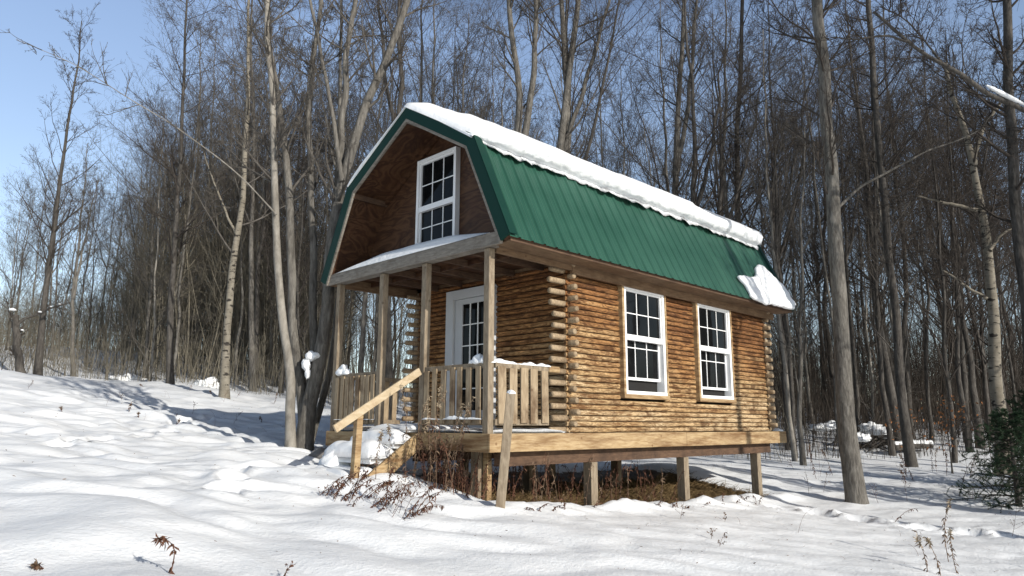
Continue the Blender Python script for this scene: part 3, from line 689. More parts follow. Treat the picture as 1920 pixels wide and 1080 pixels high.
# thick slab on the upper roof slopes, curling over the break on the right
nu, nv = 330, 40
X = np.linspace(-0.05, 8.03, nu); V = np.zeros((nu, nv, 3))
yb, zb_ = PROF[1]; tR = (PROF[1]-PROF[2])/np.linalg.norm(PROF[1]-PROF[2]); tL = (PROF[3]-PROF[2])/np.linalg.norm(PROF[3]-PROF[2]); slen = np.linalg.norm(PROF[1]-PROF[2])
for i, x in enumerate(X):
    fr = float(smooth(-0.05, 0.45, x)); cap_ = math.sqrt(max(0.0, 1-(1-min(1.0, (x+0.05)/0.14))**2))*0.93+0.07; rear = float(smooth(8.03, 7.75, x)); frv = float(smooth(0.02, 0.12, x))
    over = (0.015+frv*fr*(0.16+0.10*perlin(x*0.8, 3.0)+0.045*perlin(x*2.9, 5.0)+0.026*perlin(x*6.3, 1.)*(.5+perlin(x*1.3, 8.))+0.02*np.maximum(0, perlin(x*17, 2.))*(.4+perlin(x*2.1, 6.))))*(0.35+0.65*rear)
    over = float(max(over, 0.012)); th = (0.12+0.13*fr)*cap_*(0.45+0.55*rear)*(1+0.26*float(perlin(x*0.9, 9.))+0.10*float(perlin(x*3.3, 4.)))
    tl = 0.085
    hang = float(fr*(0.045+0.05*perlin(x*1.7, 7.)+0.04*perlin(x*5, 4.)+0.045*np.maximum(0, perlin(x*13, 8.))*np.maximum(0, .3+perlin(x*1.9, 5.))))*(0.4+.6*rear)
    pts = []
    nR = np.array([-(-tR)[1], (-tR)[0]]);  nL = np.array([-tL[1], tL[0]])
    ap = PROF[2]
    # underside from left edge to the right edge, then round lip, then top back to the left
    bot = [ap+tL*(slen+0.01)+nL*0.03, ap+tL*slen*0.5+nL*0.03, ap+(nL+nR)/2*0.03, ap+tR*slen*0.5+nR*0.03, ap+tR*slen*0.9+nR*0.03, ap+tR*(slen+over*0.4)+nR*0.028]
    lip = []
    base = ap+tR*(slen+over)
    lip.append(base+nR*0.0-np.array((0, hang)))
    for k in range(1, 12):
        a = -math.pi/2+math.pi*k/12
        rr = th/2*(1+0.07*float(perlin(x*7+k, k*1.3))+0.07*float(perlin(x*19, k*2.1)))
        c_ = ap+tR*(slen+over-0.10*fr-0.02)+nR*(0.02+th/2)
        lip.append(c_+tR*math.cos(a)*(0.11*fr+0.03)*(1+0.12*float(perlin(x*11, k*.9)))+nR*math.sin(a)*rr-np.array((0, hang*0.55*max(0, -math.sin(a)))))
    top = []
    for s_ in np.linspace(0.93, 0.04, 10): top.append(ap+tR*slen*s_+nR*(0.02+th*(1.0+0.05*float(perlin(x*2, s_*5)))))
    top.append(ap+np.array((0, 0.03+0.85*th)))
    for s_ in np.linspace(0.06, 0.96, 9): top.append(ap+tL*slen*s_+nL*(0.03+(th*(1-s_)**1.5+tl*(1-(1-s_)**1.5))*(0.6+0.4*fr)))
    top.append(ap+tL*(slen+0.02)+nL*0.05)
    ring = np.array(bot+lip+top); ring = np.vstack([ring, ring[:1]])
    V[i, :len(ring), 0] = x; V[i, :len(ring), 1:] = ring; nring = len(ring)
V = V[:, :nring]
V[:, :, 0] += np.where(np.arange(nu)[:, None] < 3, 0.02*perlin(V[:, :, 1]*5, V[:, :, 2]*5), 0)
mb = MB(); mb.grid(V, flip=True); mb.add(V[0, :-1], np.array([list(range(nring-1))])); mb.add(V[-1, :-1], np.array([list(range(nring-2, -1, -1))]))
tag(obj('roof_snow', mb, M['snow'], smooth_=True), 'long thick slab of snow curling over the ridge and upper roof', 'snow', None, 'thing')

def puff(poly, nrm, t, label, seed, edge=0.02):
    """low pillow of snow filling a closed outline on a plane"""
    poly = np.array(poly, float); d = []
    for i in range(len(poly)):
        a, b = poly[i], poly[(i+1) % len(poly)]; k = max(2, int(np.linalg.norm(b-a)/0.04))
        for s_ in range(k): d.append(a+(b-a)*s_/k)
    d = np.array(d); c = d.mean(0); n = len(d); nrm = np.array(nrm, float)
    rings = [(1.0, 0.0), (1.02, 0.35), (1.0, 0.7), (0.95, 0.9), (0.85, 1.0), (0.65, 1.03), (0.4, 1.06), (0.15, 1.08), (0.0, 1.08)]
    V = np.zeros((len(rings), n+1, 3)); ii = np.arange(n)
    for k, (s_, h) in enumerate(rings):
        p = c+(d-c)*s_; nz = 1+0.35*perlin(p[:, 0]*5+seed, p[:, 1]*5+p[:, 2]*4)
        wob = 1+0.03*perlin(p[:, 0]*9+seed, p[:, 2]*9)[:, None]*(s_ > 0.9)
        q = c+(p-c)*wob+nrm*(edge*0.3+t*h*nz)[:, None]; V[k, :n] = q; V[k, n] = q[0]
    mb = MB(); mb.grid(V)
    fl = np.dot(np.cross(V[4, 1]-V[4, 0], V[5, 0]-V[4, 0]), nrm) < 0
    if fl: mb.q = [f[:, ::-1] for f in mb.q]
    return tag(obj('snow_patch', mb, M['snow'], smooth_=True), label, 'snow', None, 'thing')
tl_ = (PROF[1]-PROF[0])/np.linalg.norm(PROF[1]-PROF[0]); nlow = np.array([0, -tl_[1], tl_[0]]); pl = np.array([0, PROF[0][0], PROF[0][1]])+nlow*0.03
outl = [(1381, 520), (1391, 519), (1402, 523), (1413, 521), (1415, 512), (1413, 504), (1419, 499), (1428, 501), (1434, 510), (1448, 522), (1462, 536), (1473, 549), (1480, 562), (1487, 573), (1485, 581), (1474, 580), (1462, 576), (1452, 574), (1444, 571), (1436, 573), (1424, 567), (1412, 562), (1405, 556), (1398, 541)]
puff([on_plane(x_, y_, pl, nlow) for x_, y_ in outl], nlow, 0.075, 'ragged patch of snow left on the lower rear corner of the green roof', 3)
# snow on the ledge below the gable window
ny, nx = 60, 14
yy = np.linspace(0.03, 3.72, ny); xx = np.linspace(-0.01, 0.74, nx); V = np.zeros((ny, nx, 3))
for i, y in enumerate(yy):
    s_ = (y-0.03)/3.69; e = math.sin(math.pi*min(1, max(0, s_)))**0.6
    for j, x in enumerate(xx):
        ed = float(smooth(-0.012, 0.10, x)); V[i, j] = (x, y, 2.455+0.005+0.17*e*(0.25+0.75*ed)*(1+0.12*float(perlin(y*1.7, x*2)))*(1 if j else 0))
mb = MB(); mb.grid(V, flip=True); tag(obj('ledge_snow', mb, M['snow'], smooth_=True), 'arched drift of snow on the porch beam below the gable window', 'snow', None, 'thing')
# steps
def step_snow(x0, x1, y0, y1, z, t, label, seed):
    ny, nx = 44, 18; V = np.zeros((nx+4, ny+4, 3)); us = np.concatenate([[0, 0], np.linspace(0, 1, nx), [1, 1]]); vs = np.concatenate([[0, 0], np.linspace(0, 1, ny), [1, 1]])
    for i, u in enumerate(us):
        for j, v in enumerate(vs):
            e = (1-abs(2*u-1)**5)**0.5*(1-abs(2*v-1)**9)**0.5; x = x0+(x1-x0)*u; y = y0+(y1-y0)*v
            h = t*(0.25+0.75*e)*(1+0.25*float(perlin(x*3+seed, y*3)))
            if i < 2 or i > nx+1 or j < 2 or j > ny+1: h = t*0.3
            if i == 0 or i == nx+3 or j == 0 or j == ny+3: h = 0
            bu = 0.03*math.sin(math.pi*min(1, h/t+0.05)) if h > 0 else 0
            V[i, j] = (x+bu*(2*u-1)+0.02*float(perlin(y*4, x*4+seed)), y+bu*(2*v-1), z+h)
    mb = MB(); mb.grid(V); return tag(obj('step_snow', mb, M['snow'], smooth_=True), label, 'snow', None, 'thing')
step_snow(-0.10, 0.9, 1.47, 2.36, 0.004, 0.10, 'trampled snow on the porch floor at the top of the stairs', 4)
step_snow(-0.33, -0.03, 1.46, 2.42, -0.2, 0.21, 'rounded snow cap on the top step of the stairs', 1)
step_snow(-0.68, -0.29, 1.46, 2.52, -0.385, 0.25, 'bulging pillow of snow on the middle step behind the newel post', 2)
step_snow(-1.02, -0.56, 1.46, 2.3, -0.62, 0.2, 'broken snow on the lowest step', 5)
step_snow(0.15, 1.5, 0.13, 1.42, 0.003, 0.055, 'thin snow on the porch floor behind the right railing', 7)
step_snow(0.15, 1.5, 2.42, 3.56, 0.003, 0.07, 'thin snow on the porch floor behind the left railing', 8)
# rail snow
def rail_strip(p, q, w_, t, label, seed, thr=-0.2):
    p = np.array(p, float); q = np.array(q, float); K = 70; mb = MB(); d = (q-p)/np.linalg.norm(q-p); sd_ = np.cross(d, (0, 0, 1)); V = np.zeros((K, 9, 3))
    for i in range(K):
        s_ = i/(K-1); h = t*max(0.04, .55*min(1, -thr*1.4)+.5*float(perlin(s_*4.3+seed, seed*1.3))+.16*float(perlin(s_*15+seed, seed*2.3)))*math.sin(math.pi*min(1, max(0.0, s_)))**0.3; ww = w_*(0.65+0.35*min(1, h/t)); c = p+(q-p)*s_
        for j in range(9):
            a = math.pi*j/8; V[i, j] = c+sd_*math.cos(a)*ww*(1+.1*float(perlin(s_*23, j+seed)))+np.array((0, 0, 1))*(math.sin(a)*h-0.004)
    mb.grid(V); tag(obj('rail_snow', mb, M['snow'], smooth_=True), label, 'snow', None, 'thing')
rail_strip((0.09, 0.12, 0.855), (1.16, 0.09, 0.86), 0.06, 0.085, 'lumpy snow along the top of the right side railing', 2, -0.9)
merged_lump([((0.10, 0.33, 0.86), 0.07, 0.09, 0.11, 1, 0.2), ((0.1, 0.22, 0.86), 0.06, 0.07, 0.08, 2, 0.2), ((0.1, 0.43, 0.86), 0.05, 0.05, 0.05, 8, 0.2)], 'snow lump on the front railing against the corner post')
merged_lump([((0.10, 3.44, 0.87), 0.09, 0.12, 0.10, 3, 0.4), ((0.09, 3.30, 0.865), 0.06, 0.1, 0.07, 4, 0.4), ((0.1, 3.38, 0.95), 0.05, 0.06, 0.06, 9, 0.6)], 'round snow lump on the left front railing by the far post')
rail_strip((0.06, 0.2, 0.172), (0.06, 1.34, 0.172), 0.05, 0.07, 'snow along the bottom rail of the right front railing', 5, -0.5)
rail_strip((0.06, 2.46, 0.172), (0.06, 3.52, 0.172), 0.05, 0.06, 'snow along the bottom rail of the left front railing', 6, -0.5)
snow_lump(tuple(s1+np.array((0, 0, -0.005))), 0.05, 0.05, 0.045, 7, 'small cap of snow on top of the leaning post', flat=0.1)
mb = MB(); mb = snow_blob((7.88, 0.16, 0.0), 0.1, 0.14, 0.05, 3, 0.1); tag(obj('snow_lump', mb, M['snow'], smooth_=True), 'snow on the deck end behind the rear corner', 'snow', None, 'thing')
q = gp(612, 11.2); tag(obj('stone', snow_blob((q[0], q[1], q[2]+0.02), 0.26, 0.2, 0.15, 12, 0.8, rough=0.4), M['stone'], smooth_=True), 'grey stone in the snow left of the stairs', 'stone')
q = gp(645, 9.9); snow_lump((q[0], q[1], q[2]+0.02), 0.3, 0.24, 0.24, 21, 'big rounded snow heap left of the newel post', flat=0.4)

# ------------------------------------------------------------------ trees
def norm(a): return a/(np.linalg.norm(a, axis=-1, keepdims=True)+1e-12)
def sample_on(P, R, idx, t):
    K = P.shape[1]; f = t*(K-1); i = np.clip(f.astype(int), 0, K-2); u = (f-i)[:, None]
    a = P[idx, i]; b = P[idx, i+1]; return a+(b-a)*u, norm(b-a), R[idx, i]*(1-u[:, 0])+R[idx, i+1]*u[:, 0]
def branches(r, P, R, count, t0, t1, ang, ln, K, jit, up, rr, rmin, tip, len_by_t=0.5, az=None):
    """children of the polylines P: count each, leaving at angle ang, curving upwards"""
    n = len(P); idx = np.repeat(np.arange(n), count); m = len(idx)
    t = t0+(t1-t0)*r.random(m)
    p, d, rad = sample_on(P, R, idx, t)
    q = r.normal(size=(m, 3)); 
    if az is not None: q = np.stack([np.cos(az), np.sin(az), np.zeros(m)], -1)
    q = norm(q-d*(q*d).sum(-1, keepdims=True))
    a = np.radians(r.uniform(ang[0], ang[1], m))[:, None]
    v = norm(d*np.cos(a)+q*np.sin(a))
    plen = np.linalg.norm(np.diff(P, axis=1), axis=2).sum(1)[idx]
    l = (plen*ln if ln < 5 else np.full(m, ln-5.0))*(1-len_by_t*t)*r.uniform(0.55, 1.15, m)
    out = np.zeros((m, K, 3)); out[:, 0] = p
    for k in range(1, K):
        v = norm(v+r.normal(size=(m, 3))*jit+np.array((0, 0, up))); out[:, k] = out[:, k-1]+v*(l/(K-1))[:, None]
    r0 = np.maximum(np.minimum(rad*rr, rad*0.9), rmin)
    s = np.linspace(0, 1, K)[None]
    return out, r0[:, None]*(1-s*(1-tip)), l
def crown(r, TP, TR, spec):
    mb = MB()
    TP = np.asarray(TP)[None] if np.ndim(TP) == 2 else TP; TR = np.asarray(TR)[None] if np.ndim(TR) == 1 else TR
    n1 = spec['n1']; az = (np.arange(n1*len(TP))*2.39996+r.uniform(0, 6.28)+r.normal(0, .4, n1*len(TP)))
    B1, R1, l1 = branches(r, TP, TR, n1, spec['t0'], spec.get('t1', 0.97), spec['a1'], spec['l1'], 8, spec.get('j1', 0.10), spec.get('up1', 0.06), spec.get('r1', 0.36), 0.009, 0.2, spec.get('lt', 0.55), az)
    mb.tubes(B1, R1, 5)
    B2, R2, _ = branches(r, B1, R1, spec['n2'], 0.2, 0.98, (24, 52), spec.get('l2', 0.5), 5, 0.11, spec.get('up2', 0.06), 0.52, 0.0055, 0.35)
    mb.tubes(B2, R2, 4)
    B3, R3, _ = branches(r, B2, R2, spec['n3'], 0.15, 1.0, (25, 60), spec.get('l3', 0.55), 4, 0.13, 0.05, 0.62, 0.0042, 0.5)
    mb.tubes(B3, R3, 3)
    if spec.get('n4'):
        B4, R4, _ = branches(r, B3, R3, spec['n4'], 0.2, 1.0, (25, 60), 0.6, 3, 0.13, 0.04, 0.8, spec.get('rt', 0.0034), 0.6)
        mb.tubes(B4, R4, 3)
    return mb, B1
def trunk_radius(s, r0, r1, flare=0.5): return r0+(r1-r0)*s**0.85+r0*flare*np.exp(-s*26)
SPEC = {
 'tall':  dict(n1=22, t0=0.33, a1=(20, 48), l1=0.48, n2=8, n3=6, n4=3, up1=0.07),
 'pole':  dict(n1=16, t0=0.42, a1=(22, 50), l1=0.36, n2=7, n3=5, n4=3, up1=0.06),
 'broad': dict(n1=20, t0=0.27, a1=(24, 56), l1=0.54, n2=9, n3=6, n4=3, up1=0.05, j1=0.14),
 'bushy': dict(n1=30, t0=0.18, a1=(20, 48), l1=0.44, n2=8, n3=6, n4=3, up1=0.08),
 'low':   dict(n1=30, t0=0.08, a1=(35, 75), l1=0.34, n2=8, n3=6, n4=2, up1=0.05, j1=0.16),
}
def smooth_line(P, K):
    P = np.asarray(P, float); s = np.concatenate([[0], np.cumsum(np.linalg.norm(np.diff(P, axis=0), axis=1))]); u = np.linspace(0, s[-1], K)
    out = np.stack([np.interp(u, s, P[:, k]) for k in range(3)], -1)
    for _ in range(2): out[1:-1] = 0.25*out[:-2]+0.5*out[1:-1]+0.25*out[2:]
    return out
def _pieces(m):
    o = 0; out = []
    for v, q in zip(m.v, m.q): out.append((v, [q], o)); o += len(v)
    return out
def add_tree(name, label, cat, lines, radii, spec, mats, seed, group=None, wob=0.02, K=26, sides=10):
    """lines: list of polylines (stems); first point of the first one is the base"""
    r = np.random.default_rng(seed); root = thing(name, label, cat, tuple(lines[0][0]), group)
    TP = []; TR = []; mb = MB()
    for k, (ln, (r0, r1)) in enumerate(zip(lines, radii)):
        P = smooth_line(ln, K); s = np.linspace(0, 1, K)
        w_ = np.stack([perlin(s*9+seed*1.3+k*5, np.full(K, seed+k+.5)), perlin(s*9+seed*2.1+k*7, np.full(K, seed+k+7.5)), np.zeros(K)], -1)*wob*min(1.0, r0*12)*3
        P = P+w_*np.minimum(1, s*8)[:, None]
        R = trunk_radius(s, r0, r1, 0.35 if k == 0 or len(lines) < 2 else 0.15)*(1+0.06*perlin(s*30+seed, np.full(K, k+.3)))
        mb.tubes(P, R, sides); TP.append(P); TR.append(R)
    obj('trunk', mb, mats[0], root, smooth_=True, origin=lines[0][0])
    if spec:
        th_ = [k for k in range(len(TP)) if k and radii[k][0] < .03]; fat = [k for k in range(len(TP)) if k not in th_]
        cb, B1 = crown(r, np.array([TP[k] for k in fat]), np.array([TR[k] for k in fat]), spec)
        if th_:
            c2, _ = crown(r, np.array([TP[k] for k in th_]), np.array([TR[k] for k in th_]), dict(n1=13, t0=.3, a1=(30, 70), l1=5.9, n2=3, n3=3, n4=0, r1=.6, lt=.4)); cb.add(np.vstack(c2.v), list(c2.q))if False else [cb.add(v_, [f_-o_ for f_ in q_]) for v_, q_, o_ in _pieces(c2)]
        obj('crown', cb, mats[1], root, smooth_=True, origin=lines[0][0])
    return root
def line_px(pts, dep, ddep=0.0, sink=0.15):
    """pts in survey pixels from the base up, standing at distance dep"""
    b = gp(pts[0][0], dep, sink); out = [b]
    for i, (x, y) in enumerate(pts[1:]): out.append(at(x, y, dep+ddep*(i+1)/len(pts)))
    return out
def on_line(pts, dep): return [at(x, y, dep) for x, y in pts]
def clone(root, loc, rz, sc, label=None, group=None, lean=(0, 0)):
    c = root.copy(); COL.objects.link(c); c.location = loc; c.rotation_euler = (lean[0], lean[1], rz); c.scale = sc
    if label: c['label'] = label
    if group: c['group'] = group
    for ch in list(root.children):
        d = ch.copy(); COL.objects.link(d); d.parent = c
    return c

# trees that can be told apart in the photograph ---------------------------------
BM = (M['bark'], M['twig']); BD = (M['bark_dark'], M['twig_dark']); BP = (M['bark_pale'], M['twig'])
# clump beside the porch: four stems
D = 11.9
cl = add_tree('clump_tree', 'clump of grey trunks growing from one base beside the left porch corner', 'tree',
   [[gp(572, D, .15)]+on_line([(570, 770), (586, 720), (607, 650), (618, 540), (624, 440), (640, 350), (655, 280), (690, 190), (735, 80), (775, -30), (800, -180)], D),
    on_line([(572, 800), (566, 730), (556, 650), (548, 540), (545, 440), (538, 330), (520, 190), (505, 60), (492, -80), (480, -220)], D+.15),
    on_line([(580, 745), (588, 690), (592, 600), (588, 480), (582, 380), (578, 270), (585, 130), (600, 0), (605, -200)], D+.3),
    on_line([(628, 420), (640, 330), (642, 260), (650, 120), (668, -20), (675, -200)], D+.1),
    on_line([(580, 835), (600, 760), (618, 690), (632, 600), (640, 480), (644, 380), (636, 250), (640, 60), (640, -120)], D+.5),
    on_line([(642, 340), (625, 240), (612, 160), (590, 40), (560, -120)], D-.1)],
   [(0.132, 0.045), (0.092, 0.032), (0.08, 0.026), (0.075, 0.028), (0.062, 0.022), (0.045, 0.02)], dict(n1=13, t0=0.35, a1=(28, 62), l1=6.9, n2=6, n3=6, n4=4, up1=0.06, r1=.4, lt=0.3), BM, 101)
add_tree('slim_tree', 'slim pale grey trunk standing just left of the dark clump by the porch', 'tree',
   [[gp(549, 11.6, .15)]+on_line([(545, 780), (540, 680), (528, 560), (520, 470), (514, 360), (518, 250), (505, 120), (498, 0), (490, -200)], 11.6), on_line([(518, 402), (450, 328), (394, 284), (317, 229), (239, 183), (141, 120), (88, 98), (30, 74)], 11.5)], [(0.08, 0.033), (0.013, 0.004)], dict(n1=22, t0=0.42, a1=(28, 62), l1=6.8, n2=6, n3=6, n4=4, lt=.3), BP, 102)
add_tree('leaning_tree', 'slender dark tree leaning right, alone against the sky at far left', 'tree',
   [[gp(60, 24.5, .15)]+on_line([(78, 610), (95, 480), (112, 340), (130, 220), (146, 120), (155, 40)], 24.5)], [(0.125, 0.016)], dict(n1=44, t0=0.28, a1=(28, 52), l1=0.22, n2=7, n3=5, n4=2, up1=.05, r1=.3), BD, 103)
add_tree('sapling_tree', 'thin bare tree with upswept twigs right of the leaning tree', 'tree',
   [[gp(128, 28, .15)]+on_line([(134, 560), (150, 430), (160, 320), (165, 270)], 28), [at(137, 560, 28), at(165, 420, 28), at(185, 330, 28)]], [(0.09, 0.012), (0.06, 0.01)], dict(n1=22, t0=0.2, a1=(22, 42), l1=0.24, n2=6, n3=5, n4=2), BM, 104)
add_tree('dark_tree', 'straight dark trunk in front of the left wood', 'tree',
   [[gp(313, 25.5, .15)]+on_line([(318, 600), (330, 440), (338, 300), (345, 150), (350, 20), (352, -90)], 25.5)], [(0.12, 0.025)], dict(n1=36, t0=0.25, a1=(34, 66), l1=0.26, n2=8, n3=7, n4=4), BD, 105)
add_tree('spotted_tree', 'pale spotted trunk with dark knots at the edge of the left wood', 'tree',
   [[gp(417, 22, .15)]+on_line([(424, 660), (430, 570), (442, 470), (452, 400), (458, 330), (462, 230), (466, 100), (468, -60)], 22),
    on_line([(444, 440), (425, 400), (400, 340), (380, 280)], 22)], [(0.14, 0.035), (0.045, 0.012)], dict(n1=22, t0=0.3, a1=(35, 70), l1=0.26, n2=7, n3=7, n4=4, up1=.04), (M['aspen'], M['twig']), 106)
add_tree('fork_tree', 'grey tree with its trunk forking low seen between the clump and the cabin gable', 'tree',
   [[gp(470, 27, .15)]+on_line([(468, 560), (472, 400), (480, 250), (470, 100), (474, -60)], 27)], [(0.12, 0.03)], SPEC['tall'], BM, 107)
# behind the cabin
add_tree('tall_tree', 'tall grey trunk rising behind the middle of the snowy ridge', 'tree',
   [[gp(962, 21, .2)]+on_line([(964, 500), (968, 300), (975, 180), (958, 60), (950, -60), (945, -200)], 21), on_line([(968, 330), (992, 220), (1005, 100), (1003, -40), (1004, -180)], 21)], [(0.2, 0.05), (0.13, 0.04)], dict(n1=20, t0=0.4, a1=(28, 60), l1=7.6, n2=8, n3=7, n4=4, lt=.3), BM, 108)
add_tree('twin_tree', 'double grey trunk behind the roof, right of the tall trunk', 'tree',
   [[gp(1045, 22, .2)]+on_line([(1043, 500), (1046, 300), (1060, 190), (1078, 60), (1092, -60), (1100, -220)], 22), on_line([(1044, 420), (1062, 290), (1066, 180), (1056, 60), (1050, -60), (1048, -200)], 22.1), on_line([(1052, 300), (1090, 180), (1120, 80), (1150, -40), (1170, -150)], 22)],
   [(0.2, 0.06), (0.15, 0.05), (0.09, 0.03)], dict(n1=16, t0=0.42, a1=(28, 64), l1=8.0, n2=8, n3=7, n4=4, lt=.3), BM, 109)
add_tree('slim_tree', 'upright grey tree behind the roof above the nearer wall window', 'tree',
   [[gp(1255, 24, .2)]+on_line([(1262, 400), (1270, 200), (1280, 60), (1284, -60), (1288, -200)], 24), on_line([(1266, 330), (1290, 200), (1302, 60), (1310, -100)], 24)], [(0.17, 0.05), (0.1, .03)], dict(n1=24, t0=0.35, a1=(24, 50), l1=7.6, n2=8, n3=7, n4=4, lt=.3), BM, 110)
add_tree('tall_tree', 'dark trunk behind the roof just left of the rear gable end', 'tree',
   [[gp(1390, 25, .2)]+on_line([(1386, 400), (1382, 250), (1388, 120), (1392, 0), (1394, -160)], 25)], [(0.15, 0.05)], dict(n1=30, t0=0.3, a1=(24, 50), l1=7.2, n2=8, n3=7, n4=4, lt=.3), BD, 111)
# right hand side
add_tree('big_tree', 'big grey trunk in the snow right of the cabin, nearest tree on that side', 'tree',
   [[gp(1596, 13.3, .2)]+on_line([(1588, 800), (1577, 640), (1567, 480), (1560, 340), (1548, 200), (1538, 60), (1528, -60), (1520, -260)], 13.3), on_line([(1573, 388), (1610, 352), (1660, 325), (1740, 282), (1800, 262), (1835, 246), (1862, 212)], 13.25)], [(0.165, 0.085), (0.028, 0.009)], dict(n1=26, t0=0.42, a1=(40, 75), l1=7.4, n2=8, n3=7, n4=4, up1=.07, r1=.22, lt=.2), (M['bark'], M['twig_dark']), 112, wob=0.015, K=40, sides=14)
add_tree('dark_tree', 'dark trunk curving up behind the big grey trunk on the right', 'tree',
   [[gp(1703, 21.5, .2)]+on_line([(1694, 780), (1682, 620), (1664, 440), (1656, 330), (1640, 180), (1632, 60), (1628, -60), (1626, -220)], 21.5)], [(0.145, 0.07)], dict(n1=26, t0=0.4, a1=(35, 75), l1=8.0, n2=9, n3=7, n4=4, r1=.3, lt=.2), BD, 113, K=34)
add_tree('thin_tree', 'thin crooked tree in the snow right behind the cabin corner', 'tree',
   [[gp(1501, 19.5, .15)]+on_line([(1500, 800), (1497, 740), (1503, 660), (1496, 600), (1507, 520), (1500, 430), (1508, 330), (1505, 240)], 19.5), on_line([(1499, 750), (1490, 690), (1488, 640)], 19.5)], [(0.075, 0.015), (0.025, .01)], dict(n1=20, t0=0.3, a1=(35, 70), l1=0.22, n2=6, n3=6, n4=4), BM, 114)
add_tree('spotted_tree', 'pale spotted trunk forking high behind the spruce at right', 'tree',
   [[gp(1872, 18.5, .2)]+on_line([(1868, 680), (1864, 580), (1852, 480), (1838, 390), (1826, 310), (1812, 260), (1790, 200), (1770, 120)], 18.5), on_line([(1826, 310), (1832, 270), (1850, 230), (1880, 190), (1900, 120)], 18.5), on_line([(1832, 394), (1800, 386), (1760, 378), (1720, 366)], 18.4), on_line([(1850, 560), (1815, 540), (1790, 520), (1765, 505)], 18.4), on_line([(1856, 470), (1876, 440), (1905, 425)], 18.3)],
   [(0.19, 0.05), (0.075, 0.03), (0.05, 0.02), (0.045, 0.015), (0.05, .02)], dict(n1=10, t0=0.55, a1=(30, 70), l1=7.2, n2=8, n3=7, n4=4, lt=.2), (M['aspen'], M['twig_dark']), 115)
add_tree('tall_tree', 'tall grey trunk at the right edge above the spruce', 'tree',
   [[gp(1935, 17, .2)]+on_line([(1925, 600), (1912, 420), (1900, 280), (1892, 130), (1888, 0), (1884, -200)], 17)], [(0.17, 0.08)], dict(n1=22, t0=0.4, a1=(35, 70), l1=7.6, n2=8, n3=7, n4=4, lt=.2), BD, 116)
# heavy limb reaching in from a tree that stands outside the frame
p0 = ld(12.2, 12.0); lb = np.array([p0[0], p0[1], H(p0[0], p0[1])-.2])
add_tree('limb_tree', 'tree at the right edge sending a heavy snow topped limb across the upper corner', 'tree',
   [[lb, lb+(0.1, 0, 3), lb+(0, .1, 6), lb+(0.2, 0, 11), lb+(.3, .2, 16)], [lb+(0, .05, 4.6), at(2010, 250, 11.7), at(1920, 205, 11.4), at(1850, 172, 11.2), at(1780, 128, 11.0), at(1720, 92, 11), at(1690, 72, 11), at(1660, 40, 11), at(1640, 22, 11)],
    [at(1700, 78, 11), at(1660, 66, 11), at(1600, 74, 11), at(1560, 70, 11)], [at(1770, 122, 11), at(1720, 60, 11.2), at(1690, 30, 11.2), at(1650, 12, 11.3)]],
   [(0.2, 0.08), (0.082, 0.022), (0.022, 0.01), (0.018, .01)], dict(n1=14, t0=0.3, a1=(30, 65), l1=6.6, n2=7, n3=6, n4=4, lt=.2, r1=.3), BD, 117)
V = smooth_line([at(1925, 203, 11.38), at(1890, 186, 11.3), at(1850, 165, 11.18)], 24); V = V+np.array((0, 0, 0.05)); s_ = np.linspace(0, 1, 24)
mb = MB(); mb.tubes(V, 0.04*np.sin(np.pi*np.clip(s_, 0.02, .98))**.4*(1+.3*perlin(s_*14, s_*0+2)), 9); tag(obj('limb_snow', mb, M['snow'], smooth_=True), 'strip of snow lying on the heavy limb in the upper right corner', 'snow', None, 'thing')
# snow in the fork of the clump
mb = MB()
for c_, sx, sy, sz, sd_ in ((at(583, 668, D-.1), .09, .09, .08, 3), (at(574, 684, D-.1), .07, .08, .10, 4), (at(592, 667, D-.11), .08, .07, .06, 5), (at(577, 700, D-.11), .045, .05, .09, 6)):
    b = snow_blob(c_, sx, sy, sz, sd_, 1.0, rough=.22); mb.add(np.vstack(b.v), b.q[0])
tag(obj('snow_lump', mb, M['snow'], smooth_=True), 'snow lodged in the fork of the clump of trunks by the porch', 'snow', None, 'thing')
# broken snag at far left with a snow laden branch
sn = add_tree('broken_snag', 'short broken dark snag with a snowy sideways branch at far left', 'dead tree',
   [[gp(32, 24, .15)]+on_line([(34, 660), (31, 620), (28, 590)], 24), on_line([(30, 612), (45, 598), (70, 590), (100, 576), (132, 567)], 24), on_line([(31, 640), (20, 600), (12, 560)], 24)], [(0.14, 0.10), (0.05, 0.02), (.04, .015)], dict(n1=6, t0=0.2, a1=(30, 70), l1=5.9, n2=5, n3=3, n4=0), BD, 118)
for x_, y_, s0_, t_ in ((24, 583, .1, 'largest snow cap, on the broken top of the snag at far left'), (75, 587, .06, 'round snow clot on the snag branch nearest the leaning tree'), (95, 577, .05, 'snow clot on the outer half of the snag branch'), (112, 572, .04, 'smallest snow clot near the tip of the snag branch'), (42, 621, .05, 'low snow clot on the trunk of the broken snag')):
    snow_lump(at(x_, y_-2, 23.95), s0_, s0_*.7, s0_*.55, x_, t_, flat=.6)

